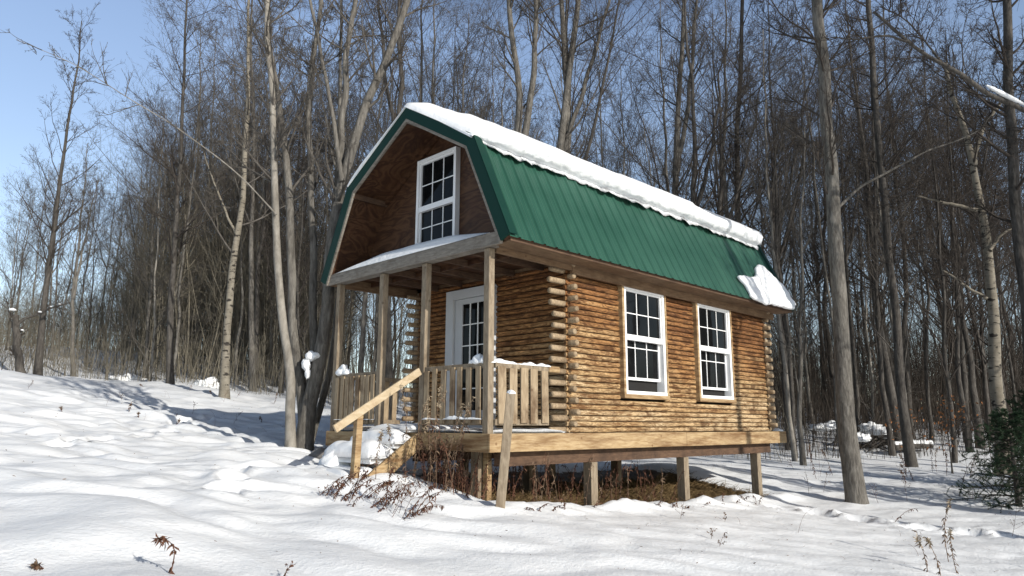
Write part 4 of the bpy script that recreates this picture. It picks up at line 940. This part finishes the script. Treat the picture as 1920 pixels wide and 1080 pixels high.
# background trees: prototypes, then copies ---------------------------------------
def proto(seed, kind, Hh, r0, mats, label, group, loc):
    r = np.random.default_rng(seed); K = 18; s = np.linspace(0, 1, K)
    sweep = np.cumsum(r.normal(0, 0.05, (K, 2)), 0)*Hh/14*0.9; sweep -= sweep[0]
    P = np.stack([sweep[:, 0], sweep[:, 1], s*Hh-0.3], -1)
    root = thing('bare_tree', label, 'tree', (0, 0, 0), group)
    lines = P; R = trunk_radius(s, r0, 0.015, 0.35)*(1+.05*perlin(s*25+seed, s*0+.4))
    mb = MB(); mb.tubes(P, R, 8); TP = [P]; TR = [R]
    if r.random() < 0.55:
        k0 = int(K*r.uniform(.3, .55)); d = r.normal(size=2); d /= np.linalg.norm(d); h = P[k0]
        L2_ = Hh*(1-s[k0])*0.95; u = np.linspace(0, 1, K); Q = np.stack([h[0]+d[0]*L2_*.28*u**.8+0.2*perlin(u*5+seed, u*0), h[1]+d[1]*L2_*.28*u**.8, h[2]+L2_*u*.95], -1)
        R2_ = R[k0]*.75*(1-u)+.012; mb.tubes(Q, R2_, 7); TP.append(Q); TR.append(R2_)
    o = obj('trunk', mb, mats[0], root, smooth_=True, origin=(0, 0, 0))
    sp = dict(SPEC[kind]); 
    if len(TP) > 1: sp['n1'] = int(sp['n1']*.7)
    cb, _ = crown(r, np.array(TP), np.array(TR), sp)
    obj('crown', cb, mats[1], root, smooth_=True, origin=(0, 0, 0))
    return root
ZL = ('bare tree among the many of the wood left of the cabin', 'bare trees of the left wood')
ZC = ('bare tree among the many standing behind the cabin roof', 'bare trees behind the cabin')
ZR = ('bare dark tree among the many of the wood right of the cabin', 'bare trees of the right wood')
protos = []
kinds = ['tall', 'broad', 'pole', 'bushy', 'tall', 'bushy', 'low', 'pole', 'broad', 'tall']
for i, k in enumerate(kinds):
    Hh = [17, 16, 15, 14, 18, 15, 9, 14, 18, 16][i]; r0 = [.115, .13, .075, .085, .125, .08, .06, .08, .145, .095][i]
    protos.append((proto(300+i, k, Hh, r0, BM if i % 3 else BP, None, None, None), Hh))
dprotos = []
for i, k in enumerate(['tall', 'broad', 'pole', 'bushy', 'tall', 'broad']):
    Hh = [17, 16, 15, 13, 19, 17][i]; r0 = [.12, .145, .085, .09, .14, .11][i]
    dprotos.append((proto(340+i, k, Hh, r0, BD, None, None, None), Hh))
used = set(); spots = []
rt = np.random.default_rng(77)
def free(x, y, dmin):
    if -1.5 < x < 9.5 and -1.5 < y < 5.5: return False
    return all((x-a)**2+(y-b)**2 > dmin*dmin for a, b in spots)
def place(px, dep, z, sc, dark=False, dmin=0.9, pick=None):
    p = at(px, 796, dep)
    if not free(p[0], p[1], dmin): return
    spots.append((p[0], p[1])); lst = dprotos if dark else protos
    k = int(rt.integers(len(lst))) if pick is None else pick; root, Hh = lst[k]
    loc = (p[0], p[1], H(p[0], p[1])); rz = rt.uniform(0, 6.28); s3 = (sc*rt.uniform(.85, 1.1), sc*rt.uniform(.85, 1.1), sc*rt.uniform(.9, 1.12)); ln = (rt.normal(0, .025), rt.normal(0, .025))
    key = (dark, k)
    if key not in used:
        used.add(key); root.location = loc; root.rotation_euler = (ln[0], ln[1], rz); root.scale = s3; root['label'] = z[0]; root['group'] = z[1]
    else: clone(root, loc, rz, s3, z[0], z[1], ln)
def sky_cap(px): return np.interp(px, [-60, 0, 60, 200, 260, 330, 420], [330, 330, 300, 300, 170, 40, -200])
def zone(n, pa, pb, da, db, z, dark=0.0, smin=.85, smax=1.15, near=None):
    for _ in range(n):
        px = rt.uniform(pa, pb); dep = math.sqrt(rt.uniform(da*da, db*db))
        if near is not None: dep += near(px)
        cap = sky_cap(px); sc = rt.uniform(smin, smax); p = at(px, 796, dep); gz = H(p[0], p[1])
        top = at(px, cap, dep)[2]-gz
        k = None
        dk = rt.random() < dark; lst = dprotos if dk else protos; k = int(rt.integers(len(lst))); Hh = lst[k][1]
        sc = min(sc, top/Hh*rt.uniform(.75, 1.0)) if cap > -150 else sc
        if sc < .3: continue
        place(px, dep, z, sc, dk, pick=k)
zone(16, -40, 240, 31, 52, ZL, .15)
zone(62, 230, 620, 25.5, 50, ZL, .25, .75, 1.15, lambda x: np.interp(x, [230, 620], [1.5, -2]))
zone(64, 600, 1480, 20, 46, ZC, .25, .85, 1.2, lambda x: np.interp(x, [600, 900, 1480], [0, 0, 2]))
zone(78, 1470, 1990, 21, 48, ZR, .8, .85, 1.2)
# trees beyond the right edge and behind the viewpoint; they shade the wall, the roof and the snow on the right
for lat, dep, sc, k in ((10.55, 6.5, 1.0, 4), (12.2, 8.2, 1.05, 1), (13.8, 6.4, .9, 2), (15.5, 10.5, 1.0, 5), (14.6, 13.2, 1.1, 0), (17.5, 12, 1.1, 1), (16.2, 4.0, 1.1, 4), (18.5, 8, 1.0, 3), (20, 16, 1.1, 1)):
    p = ld(lat, dep); root, Hh = dprotos[k]; clone(root, (p[0], p[1], H(p[0], p[1])), rt.uniform(0, 6), (sc, sc, sc), ZR[0], ZR[1])

# ------------------------------------------------------------------ distant wood and undergrowth (uncountable)
r = np.random.default_rng(9)
def stems(n, pa, pb, da, db, h0, h1, r0, mb, lean=.12, K=4, near=None, sides=3, cap=True, forks=2):
    px = r.uniform(pa, pb, n); dep = np.sqrt(r.uniform(da*da, db*db, n))
    if near is not None: dep = dep+near(px)
    d = ray(0, 796)[None]*0; P0 = np.array([at(a, 796, b) for a, b in zip(px, dep)]); z = height(P0[:, 0], P0[:, 1])
    ok = ~((P0[:, 0] > -1.2) & (P0[:, 0] < 9.2) & (P0[:, 1] > -1) & (P0[:, 1] < 5)); P0 = P0[ok]; z = z[ok]; px = px[ok]; dep = dep[ok]; n = len(P0)
    hh = r.uniform(0, 1, n)**1.6*(h1-h0)+h0
    if cap:
        lim = np.array([at(a, sky_cap(a)+r.uniform(0, 60), b)[2] for a, b in zip(px, dep)])-z; hh = np.minimum(hh, np.maximum(lim, .8))
    s = np.linspace(0, 1, K); v = np.stack([r.normal(0, lean, n), r.normal(0, lean, n), np.ones(n)], -1)
    P = np.zeros((n, K, 3)); P[:, 0] = np.stack([P0[:, 0], P0[:, 1], z-.05], -1)
    for k in range(1, K): v = norm(v+r.normal(0, .07, (n, 3))); P[:, k] = P[:, k-1]+v*(hh/(K-1))[:, None]
    rad = (r0*(0.5+.8*r.random(n))*np.clip(hh/h1*1.5, .5, 1.3))[:, None]; R = rad*(1-.75*s)[None]
    mb.tubes(P, R, sides)
    if forks:
        B, RB, _ = branches(r, P, R, forks, .3, .95, (22, 60), .42, 4, .12, .05, .6, .004, .4); mb.tubes(B, RB, 3)
        B2, RB2, _ = branches(r, B, RB, 2, .2, .95, (25, 60), .5, 3, .12, .04, .7, .0035, .5); mb.tubes(B2, RB2, 3)
def wood_cap(px): return np.interp(px, [-60, 190, 245, 330, 420, 520], [515, 490, 330, 215, 120, -200])
def stuff_(name, mb, mat, label, cat): tag(obj(name, mb, mat, smooth_=True, label=label), None, cat, None, 'stuff')
mb = MB()
stems(1500, -60, 620, 25.5, 34, .5, 2.4, .010, mb, .14, near=lambda x: np.interp(x, [0, 250, 600], [0, .5, -1.5]))
stems(500, 560, 1500, 20, 30, .5, 2.5, .010, mb, .14)
stuff_('undergrowth', mb, M['brush'], 'tangled leafless undergrowth along the edge of the left wood', 'undergrowth')
mb = MB(); stems(1700, 1460, 2000, 23, 36, .4, 2.6, .010, mb, .14, near=lambda x: np.interp(x, [1460, 2000], [0, 3]))
stuff_('undergrowth', mb, M['brush_dark'], 'dark leafless undergrowth among the trunks of the right wood', 'undergrowth')
_sc = sky_cap; sky_cap = wood_cap
mb = MB()
stems(1300, -350, 640, 31, 75, 2.5, 9, .02, mb, .07, K=6, forks=12)
stems(1300, 210, 640, 28, 60, 5, 14, .024, mb, .06, K=7, forks=14)
stems(3400, -350, 640, 34, 80, 1.5, 7, .016, mb, .1, K=5, forks=7)
stems(900, 560, 1500, 30, 72, 3, 12, .026, mb, .06, K=6, forks=10)
stems(700, 560, 1500, 34, 80, 1.5, 7, .018, mb, .09, K=5, forks=7)
stuff_('distant_wood', mb, M['brush'], 'grey brown mass of leafless wood far behind the left trees', 'wood')
mb = MB()
stems(1400, 1440, 2010, 32, 80, 2.5, 10, .03, mb, .06, K=6, forks=9)
stems(1600, 1440, 2010, 30, 70, 1.5, 6, .018, mb, .08, K=5, forks=6)
stems(900, 2100, 7000, 28, 45, 2, 11, .03, mb, .06, K=6, forks=9, cap=False)
stuff_('distant_wood', mb, M['brush_dark'], 'dark mass of leafless wood far behind the right trees', 'wood')
sky_cap = _sc

# ------------------------------------------------------------------ weeds, dead grass, spruce and forest-floor things
def leaf_strips(r, P, D, ln, wd, droop, K=4):
    """curled dry leaves: start points P, directions D"""
    n = len(P); V = np.zeros((n, K, 2, 3)); v = norm(D); p = P.copy(); sd_ = norm(np.cross(v, r.normal(size=(n, 3)))); 
    for k in range(K):
        w_ = wd*math.sin(math.pi*(0.12+0.86*k/(K-1)))
        V[:, k, 0] = p-sd_*np.reshape(w_, (-1, 1)); V[:, k, 1] = p+sd_*np.reshape(w_, (-1, 1))
        v = norm(v+np.array((0, 0, -droop))+r.normal(0, .25, (n, 3))); p = p+v*(np.reshape(ln, (-1, 1))/(K-1)); sd_ = norm(sd_+r.normal(0, .35, (n, 3)))
    b = (np.arange(n)*K*2)[:, None]; kk = np.arange(K-1)[None]*2
    F = np.stack([b+kk, b+kk+1, b+kk+3, b+kk+2], -1).reshape(-1, 4); return V.reshape(-1, 3), F
def weed_mesh(r, h, style, lean):
    mb = MB(); K = 10; s = np.linspace(0, 1, K); v = norm(np.array((lean[0], lean[1], 1.0))+r.normal(0, .05, 3)); P = np.zeros((K, 3)); P[0] = (0, 0, -.06)
    bend = {'goldenrod': .05, 'curl': .34, 'grass': .16, 'aster': .05, 'fallen': .2, 'stalk': .04, 'fern': .3}[style]; dirn = np.array((lean[0], lean[1], 0))+r.normal(0, .3, 3)*(1, 1, 0); dirn = dirn/(np.linalg.norm(dirn)+1e-9)
    for k in range(1, K):
        v = norm(v+dirn*bend*s[k]**1.2*(1.6 if k > 5 else .7)+np.array((0, 0, -bend*.75*s[k]))+r.normal(0, .035, 3)); P[k] = P[k-1]+v*h/(K-1)
    r0 = {'grass': .0022, 'aster': .003, 'fern': .003}.get(style, .0056 if style == 'stalk' else .0048); mb.tubes(P, r0*(1-.6*s), 5)
    T = np.gradient(P, axis=0); up = np.array((0, 0, 1.0))
    if style in ('goldenrod', 'stalk', 'curl', 'fallen'):
        n = int({'goldenrod': 26, 'stalk': 16, 'curl': 22, 'fallen': 26}[style]*min(1.4, .5+h)); t = r.uniform(.18, .95, n); f = t*(K-1); i = f.astype(int); i = np.clip(i, 0, K-2); p = P[i]+(P[i+1]-P[i])*(f-i)[:, None]
        D = r.normal(size=(n, 3))*(1, 1, .3)
        V, F = leaf_strips(r, p, D, r.uniform(.035, .085, n)*(.7+.3*h), .0075, .55); mb.add(V, F)
    if style in ('goldenrod', 'curl'):
        n = 46; t = r.uniform(.80, 1.0, n); f = np.clip(t*(K-1), 0, K-1.001); i = f.astype(int); p = P[i]+(P[i+1]-P[i])*(f-i)[:, None]
        D = r.normal(size=(n, 3))+np.array((0, 0, .3)); V, F = leaf_strips(r, p, D, r.uniform(.02, .06, n), .006, .3, 3); mb.add(V, F, None, 1)
    if style == 'aster':
        B, R, _ = branches(r, P[None], (r0*(1-.6*s))[None], 7, .3, .95, (25, 60), .4, 5, .12, .03, .7, .0016, .6); mb.tubes(B, R, 3)
        n = 30; idx = r.integers(0, len(B), n); k = r.integers(2, 5, n); V, F = leaf_strips(r, B[idx, k], r.normal(size=(n, 3)), r.uniform(.012, .03, n), .006, .3, 3); mb.add(V, F, None, 1)
    if style == 'fern':
        n = 26; t = np.linspace(.25, 1, n); f = np.clip(t*(K-1), 0, K-1.001); i = f.astype(int); p = P[i]+(P[i+1]-P[i])*(f-i)[:, None]
        V, F = leaf_strips(r, p, np.tile(np.array((0, 0, -1.0)), (n, 1))+r.normal(0, .3, (n, 3)), r.uniform(.03, .06, n), .007, .5, 3); mb.add(V, F)
    return mb
WM = {'w': ('weed', 'weed_pale'), 'r': ('weed_red', 'weed'), 'd': ('weed_red', 'weed_red')}
def weed(px, dep, h, style, lean, seed, label, group=None, m='w', world=None, name='dry_weed'):
    r = np.random.default_rng(seed); p = gp(px, dep) if world is None else np.array([world[0], world[1], H(world[0], world[1])])
    L3 = HR*lean[0]+HF*lean[1]; mb = weed_mesh(r, h, style, (L3[0], L3[1])); mb.v = [v+p for v in mb.v]
    return tag(obj(name, mb, [M[WM[m][0]], M[WM[m][1]]], smooth_=True, origin=p), label, 'weed', group, 'thing')
weed(340, 4.42, .34, 'curl', (.25, .1), 1, 'small dark curled weed poking from the snow at the bottom left', m='d')
weed(112, 4.3, .12, 'curl', (.1, .1), 2, 'stubby brown seed head in the bottom left corner', m='r')
weed(540, 4.75, .2, 'aster', (.15, 0), 3, 'thin branching weed with tiny heads at the bottom, left of centre', m='d')
weed(1752, 8.2, .74, 'goldenrod', (-.06, 0), 4, 'tallest dry goldenrod in the snow at lower right')
weed(1712, 7.6, .40, 'goldenrod', (-.1, 0), 5, 'left leaning goldenrod stem in the lower right cluster')
weed(1736, 7.5, .44, 'goldenrod', (.04, 0), 6, 'middle goldenrod stem in the lower right cluster with a pale tuft')
weed(1766, 7.7, .52, 'goldenrod', (-.05, .05), 7, 'right hand goldenrod stem in the lower right cluster')
weed(1480, 9.3, .48, 'grass', (.3, 0), 8, 'long bare stalk slanting right in the snow below the big trunk', m='r')
weed(1655, 11.2, .5, 'fallen', (.9, -.1), 9, 'weed bent flat to the right on the snow below the big trunk', m='d')
weed(1290, 12.9, .3, 'fallen', (.6, 0), 10, 'dark drooping weed in the snow in front of the middle pier', m='d')
weed(790, 7.35, .3, 'fern', (.8, 0), 11, 'row of dark hanging leaflets on an arching stem below the porch', m='d', name='dry_fern')
weed(1870, 10.4, .5, 'aster', (.35, 0), 12, 'forked twiggy weed near the right edge below the spruce', m='r')
r = np.random.default_rng(21)
for i in range(38):
    t = r.random(); px = 600+165*t+r.normal(0, 18); dep = 7.7-.5*t+r.normal(0, .16)
    weed(px, dep, r.uniform(.22, .55), ['fallen', 'aster', 'aster', 'goldenrod'][i % 4] if i > 9 else 'fallen', (r.uniform(.2, .9), r.normal(0, .3)), 400+i, 'dry weed in the flattened tangle on the snow in front of the stairs', 'flattened weeds in front of the stairs', 'd' if i % 3 else 'r')
for i in range(60):
    y = r.uniform(.2, 1.25); x = r.uniform(-.3, .3)
    weed(0, 0, r.uniform(.35, .95), ['stalk', 'goldenrod', 'stalk'][i % 3], (r.normal(0, .16), r.normal(0, .16)), 500+i, 'reddish dry stalk under the front edge of the porch', 'reddish stalks below the porch edge', 'r' if i % 4 else 'w', (x, y))
for i in range(7):
    weed(0, 0, r.uniform(1.0, 1.3), 'goldenrod', (r.normal(0, .08), r.normal(0, .08)), 540+i, 'tall tan goldenrod standing in front of the right front railing', 'tall goldenrods before the railing', 'w', (-.28+r.normal(0, .1), .62+r.normal(0, .28)))
for i in range(2):
    weed(0, 0, r.uniform(.5, .85), 'goldenrod', (r.normal(0, .1), r.normal(0, .1)), 560+i, 'tan goldenrod standing beside the snowy steps', 'goldenrods beside the steps', 'w', (-.6+r.normal(0, .25), 1.32+r.normal(0, .06)))
for i in range(92):
    x = r.uniform(.3, 4.2); y = r.uniform(.02, 1.7)
    weed(0, 0, r.uniform(.4, .85), 'stalk', (r.normal(0, .22), r.normal(0, .22)), 600+i, 'brown dead stalk under the long side of the cabin', 'dead stalks below the cabin', 'r' if i % 3 else 'w', (x, y))
for i in range(26):
    px = r.uniform(1000, 1440); dep = np.interp(px, [1000, 1440], [8.6, 12.6])+r.normal(0, .12)-.2
    weed(px, dep, r.uniform(.1, .26), 'fallen', (r.normal(0, .5), r.normal(0, .3)), 700+i, 'short dark weed at the snow edge along the cabin side', 'short weeds along the snow edge', 'd')
for i in range(34):
    px = r.uniform(1450, 1900); dep = r.uniform(13, 20)
    weed(px, dep, r.uniform(.35, .9), ['goldenrod', 'aster', 'goldenrod', 'grass'][i % 4], (r.normal(0, .2), r.normal(0, .1)), 740+i, 'thin dry weed scattered on the snow right of the cabin', 'weeds on the snow right of the cabin', 'r')
for i in range(16):
    px = r.uniform(1020, 1900); dep = r.uniform(7.6, 10.5)
    weed(px, dep, r.uniform(.1, .32), ['grass', 'aster'][i % 2], (r.normal(0, .5), r.normal(0, .2)), 780+i, 'short wisp of dry grass in the foreground snow on the right', 'wisps in the foreground snow', 'r')
for i in range(24):
    px = r.uniform(20, 560); dep = r.uniform(14, 23.5)
    weed(px, dep, r.uniform(.15, .5), ['grass', 'aster', 'goldenrod'][i % 3], (r.normal(0, .3), r.normal(0, .2)), 800+i, 'small dry weed poking through the snowy slope on the left', 'weeds on the left slope', 'r')
# stick in the drift on the left
p = gp(158, 9.9); q = gp(186, 10.15)
mb = MB(); mb.tubes(smooth_line([p-(0, 0, .03), (p+q)/2+np.array((0, 0, .025)), q-(0, 0, .02)], 8), np.linspace(.017, .008, 8), 7, True); tag(obj('stick', mb, M['bark_dark'], smooth_=True), 'dark stick half buried in the drift on the left', 'stick')
# bark flakes and leaf crumbs blown over the snow
r = np.random.default_rng(33); n = 1500; lat = r.uniform(-9, 12, n); dep = 5+r.random(n)**.8*17; P0 = CAM+HR*lat[:, None]+HF*dep[:, None]; P0[:, 2] = height(P0[:, 0], P0[:, 1])+.004
V, F = leaf_strips(r, P0, r.normal(size=(n, 3))*(1, 1, .15), r.uniform(.012, .04, n), .005, .0, 3); mb = MB(); mb.add(V, F)
tag(obj('leaf_litter', mb, M['weed'], label='crumbs of bark and leaf blown over the snow'), None, 'litter', None, 'stuff')
# dead grass on the bare earth below the cabin
n = 15000; r = np.random.default_rng(31); x = r.uniform(-.15, 7.4, n); y = r.uniform(-.3, 2.2, n)**1.0; k = under_cabin(x, y) > r.uniform(.25, .8, n); x = x[k]; y = y[k]; n = len(x)
z = height(x, y); P0 = np.stack([x, y, z-.01], -1); a = r.uniform(0, 6.28, n); el = r.uniform(.05, .75, n)
v = np.stack([np.cos(a)*np.cos(el), np.sin(a)*np.cos(el), np.sin(el)], -1); mb = MB(); ln = r.uniform(.1, .34, n)
P = np.zeros((n, 4, 3)); P[:, 0] = P0
for k in range(1, 4): v = norm(v+r.normal(0, .15, (n, 3))+np.array((0, 0, -.18))); P[:, k] = P[:, k-1]+v*(ln/3)[:, None]
P[:, :, 2] = np.maximum(P[:, :, 2], z[:, None]-.01+.01*np.arange(4)[None])
mb.tubes(P, np.tile(np.array([.0045, .004, .003, .0015]), (n, 1)), 3); tag(obj('dead_grass', mb, M['straw'], smooth_=True, label='mat of dead brown grass on the bare earth under the cabin'), None, 'grass', None, 'stuff')
# spruce
def spruce(base, Hh, rad, label, seed):
    r = np.random.default_rng(seed); root = thing('spruce_tree', label, 'tree', tuple(base)); K = 10; s = np.linspace(0, 1, K)
    T = np.stack([base[0]+.03*perlin(s*3, s*0+seed), base[1]+s*0, base[2]-.1+s*Hh], -1); mb = MB(); R = .055*(1-s)+.006; mb.tubes(T, R, 8); obj('trunk', mb, M['bark_dark'], root, smooth_=True, origin=base)
    nb = 74; t = np.sort(r.uniform(.05, .97, nb)); az = np.arange(nb)*2.39996+r.normal(0, .3, nb); p, _, _ = sample_on(T[None], R[None], np.zeros(nb, int), t)
    L_ = rad*(1-t)**.8*r.uniform(.7, 1.1, nb)+.12; v = np.stack([np.cos(az), np.sin(az), np.full(nb, .12)+.5*t], -1); B = np.zeros((nb, 7, 3)); B[:, 0] = p
    for k in range(1, 7): v = norm(v+np.array((0, 0, -.13 if k < 4 else .07))+r.normal(0, .05, (nb, 3))); B[:, k] = B[:, k-1]+v*(L_/6)[:, None]
    RB = np.linspace(.012, .003, 7)[None].repeat(nb, 0); mb = MB(); mb.tubes(B, RB, 4)
    S, RS, _ = branches(r, B, RB, 13, .12, 1.0, (38, 65), .42, 4, .06, -.03, .6, .0025, .6, .5); mb.tubes(S, RS, 3); obj('bough', mb, M['twig_dark'], root, smooth_=True, origin=base)
    allp = [(B, 60), (S, 30)]; mb = MB()
    for Q, m in ((B, 150), (S, 70)):
        n = len(Q); idx = np.repeat(np.arange(n), m); tt = r.uniform(.12, 1, n*m); a, d, _ = sample_on(Q, np.ones(Q.shape[:2]), idx, tt)
        D = norm(d*.75+norm(r.normal(size=(n*m, 3)))*.85); ln = r.uniform(.022, .042, n*m)[:, None]; sd_ = norm(np.cross(D, r.normal(size=(n*m, 3))))*.0034
        V = np.stack([a-sd_, a+sd_, a+D*ln], 1).reshape(-1, 3); mb.add(V, np.arange(len(V)).reshape(-1, 3))
    obj('needles', mb, M['needle'], root, origin=base)
b = gp(1892, 13.0); spruce(b, 1.75, 1.2, 'young dark green spruce at the right edge', 3)
b = gp(1940, 14.5); spruce(b, 2.1, 1.2, 'second dark spruce half outside the frame behind the first', 5)
# beech sapling keeping its orange leaves
def leafy(px, dep, h, label, seed, nleaf=90):
    b = gp(px, dep, .05); r = np.random.default_rng(seed)
    root = add_tree('beech_sapling', label, 'sapling', [[b, b+(.03, 0, h*.4), b+(-.02, .02, h*.7), b+(.05, 0, h)], [b+(0, 0, h*.35), b+HR*.25+np.array((0, 0, h*.6)), b+HR*.5+np.array((0, 0, h*.75))]], [(.022, .006), (.012, .004)], dict(n1=9, t0=.35, a1=(35, 70), l1=5.6, n2=4, n3=3, n4=0, r1=.6, lt=.2), BD, seed, K=12, sides=6)
    n = nleaf; p = b+np.stack([r.normal(.12, .32, n), r.normal(0, .3, n), h*.74+r.normal(0, .16, n)*h], -1); V, F = leaf_strips(r, p, r.normal(size=(n, 3)), r.uniform(.06, .1, n), .026, .4, 3)
    mb = MB(); mb.add(V, F); obj('leaves', mb, M['beech'], root, origin=b)
leafy(1776, 17.5, 1.75, 'small beech sapling still holding orange leaves left of the spruce', 51)
leafy(1690, 24, 1.7, 'pale orange leaved sapling further back between the dark trunks', 52, 60)
# snow covered brush pile and fallen log among the trees at right
b = gp(1632, 27.5)
pile = thing('brush_pile', 'heap of brush under lumpy snow beyond the big grey trunk', 'brush pile', tuple(b)); mb = MB(); r = np.random.default_rng(61)
P0 = b+np.stack([r.normal(0, .8, 70), r.normal(0, .6, 70), r.uniform(0, .45, 70)], -1); v = norm(r.normal(size=(70, 3))*(1, 1, .35)); P = P0[:, None]+v[:, None]*np.linspace(-.6, .6, 5)[None, :, None]; mb.tubes(P, np.full((70, 5), .022), 5)
obj('branches', mb, M['bark_dark'], pile, smooth_=True)
mb = MB()
for i in range(11):
    bb = snow_blob(b+np.array((r.normal(0, .75), r.normal(0, .5), r.uniform(.25, .8))), r.uniform(.2, .5), r.uniform(.2, .45), r.uniform(.12, .25), 900+i, .5, rough=.5); mb.add(np.vstack(bb.v), bb.q[0])
obj('snow_cover', mb, M['snow'], pile, smooth_=True)
p = gp(1672, 25.5)+(0, 0, .28); q = gp(1742, 26.5)+(0, 0, .2)
fl = thing('fallen_log', 'fallen log with snow along its top right of the brush pile', 'log', tuple(p)); L_ = smooth_line([p, (p+q)/2+np.array((0, 0, .03)), q], 14)
mb = MB(); mb.tubes(L_, np.linspace(.13, .1, 14), 9, True); obj('trunk', mb, M['bark_dark'], fl, smooth_=True)
mb = MB(); s = np.linspace(0, 1, 14); mb.tubes(L_+np.array((0, 0, .1)), .1*(1+.35*perlin(s*9, s*0+4)), 8, True); obj('snow_strip', mb, M['snow'], fl, smooth_=True)
# snow covered hummocks of brush at the foot of the left wood
for x_, dp_, s0_, t_ in ((232, 28.5, .5, 'snow covered hummock left of the straight dark trunk'), (385, 27, .5, 'snow covered hummock just left of the pale spotted trunk')):
    q = gp(x_, dp_); snow_lump((q[0], q[1], q[2]-.05), s0_, s0_*.9, s0_*.55, x_, t_, flat=.4, rough=.8)
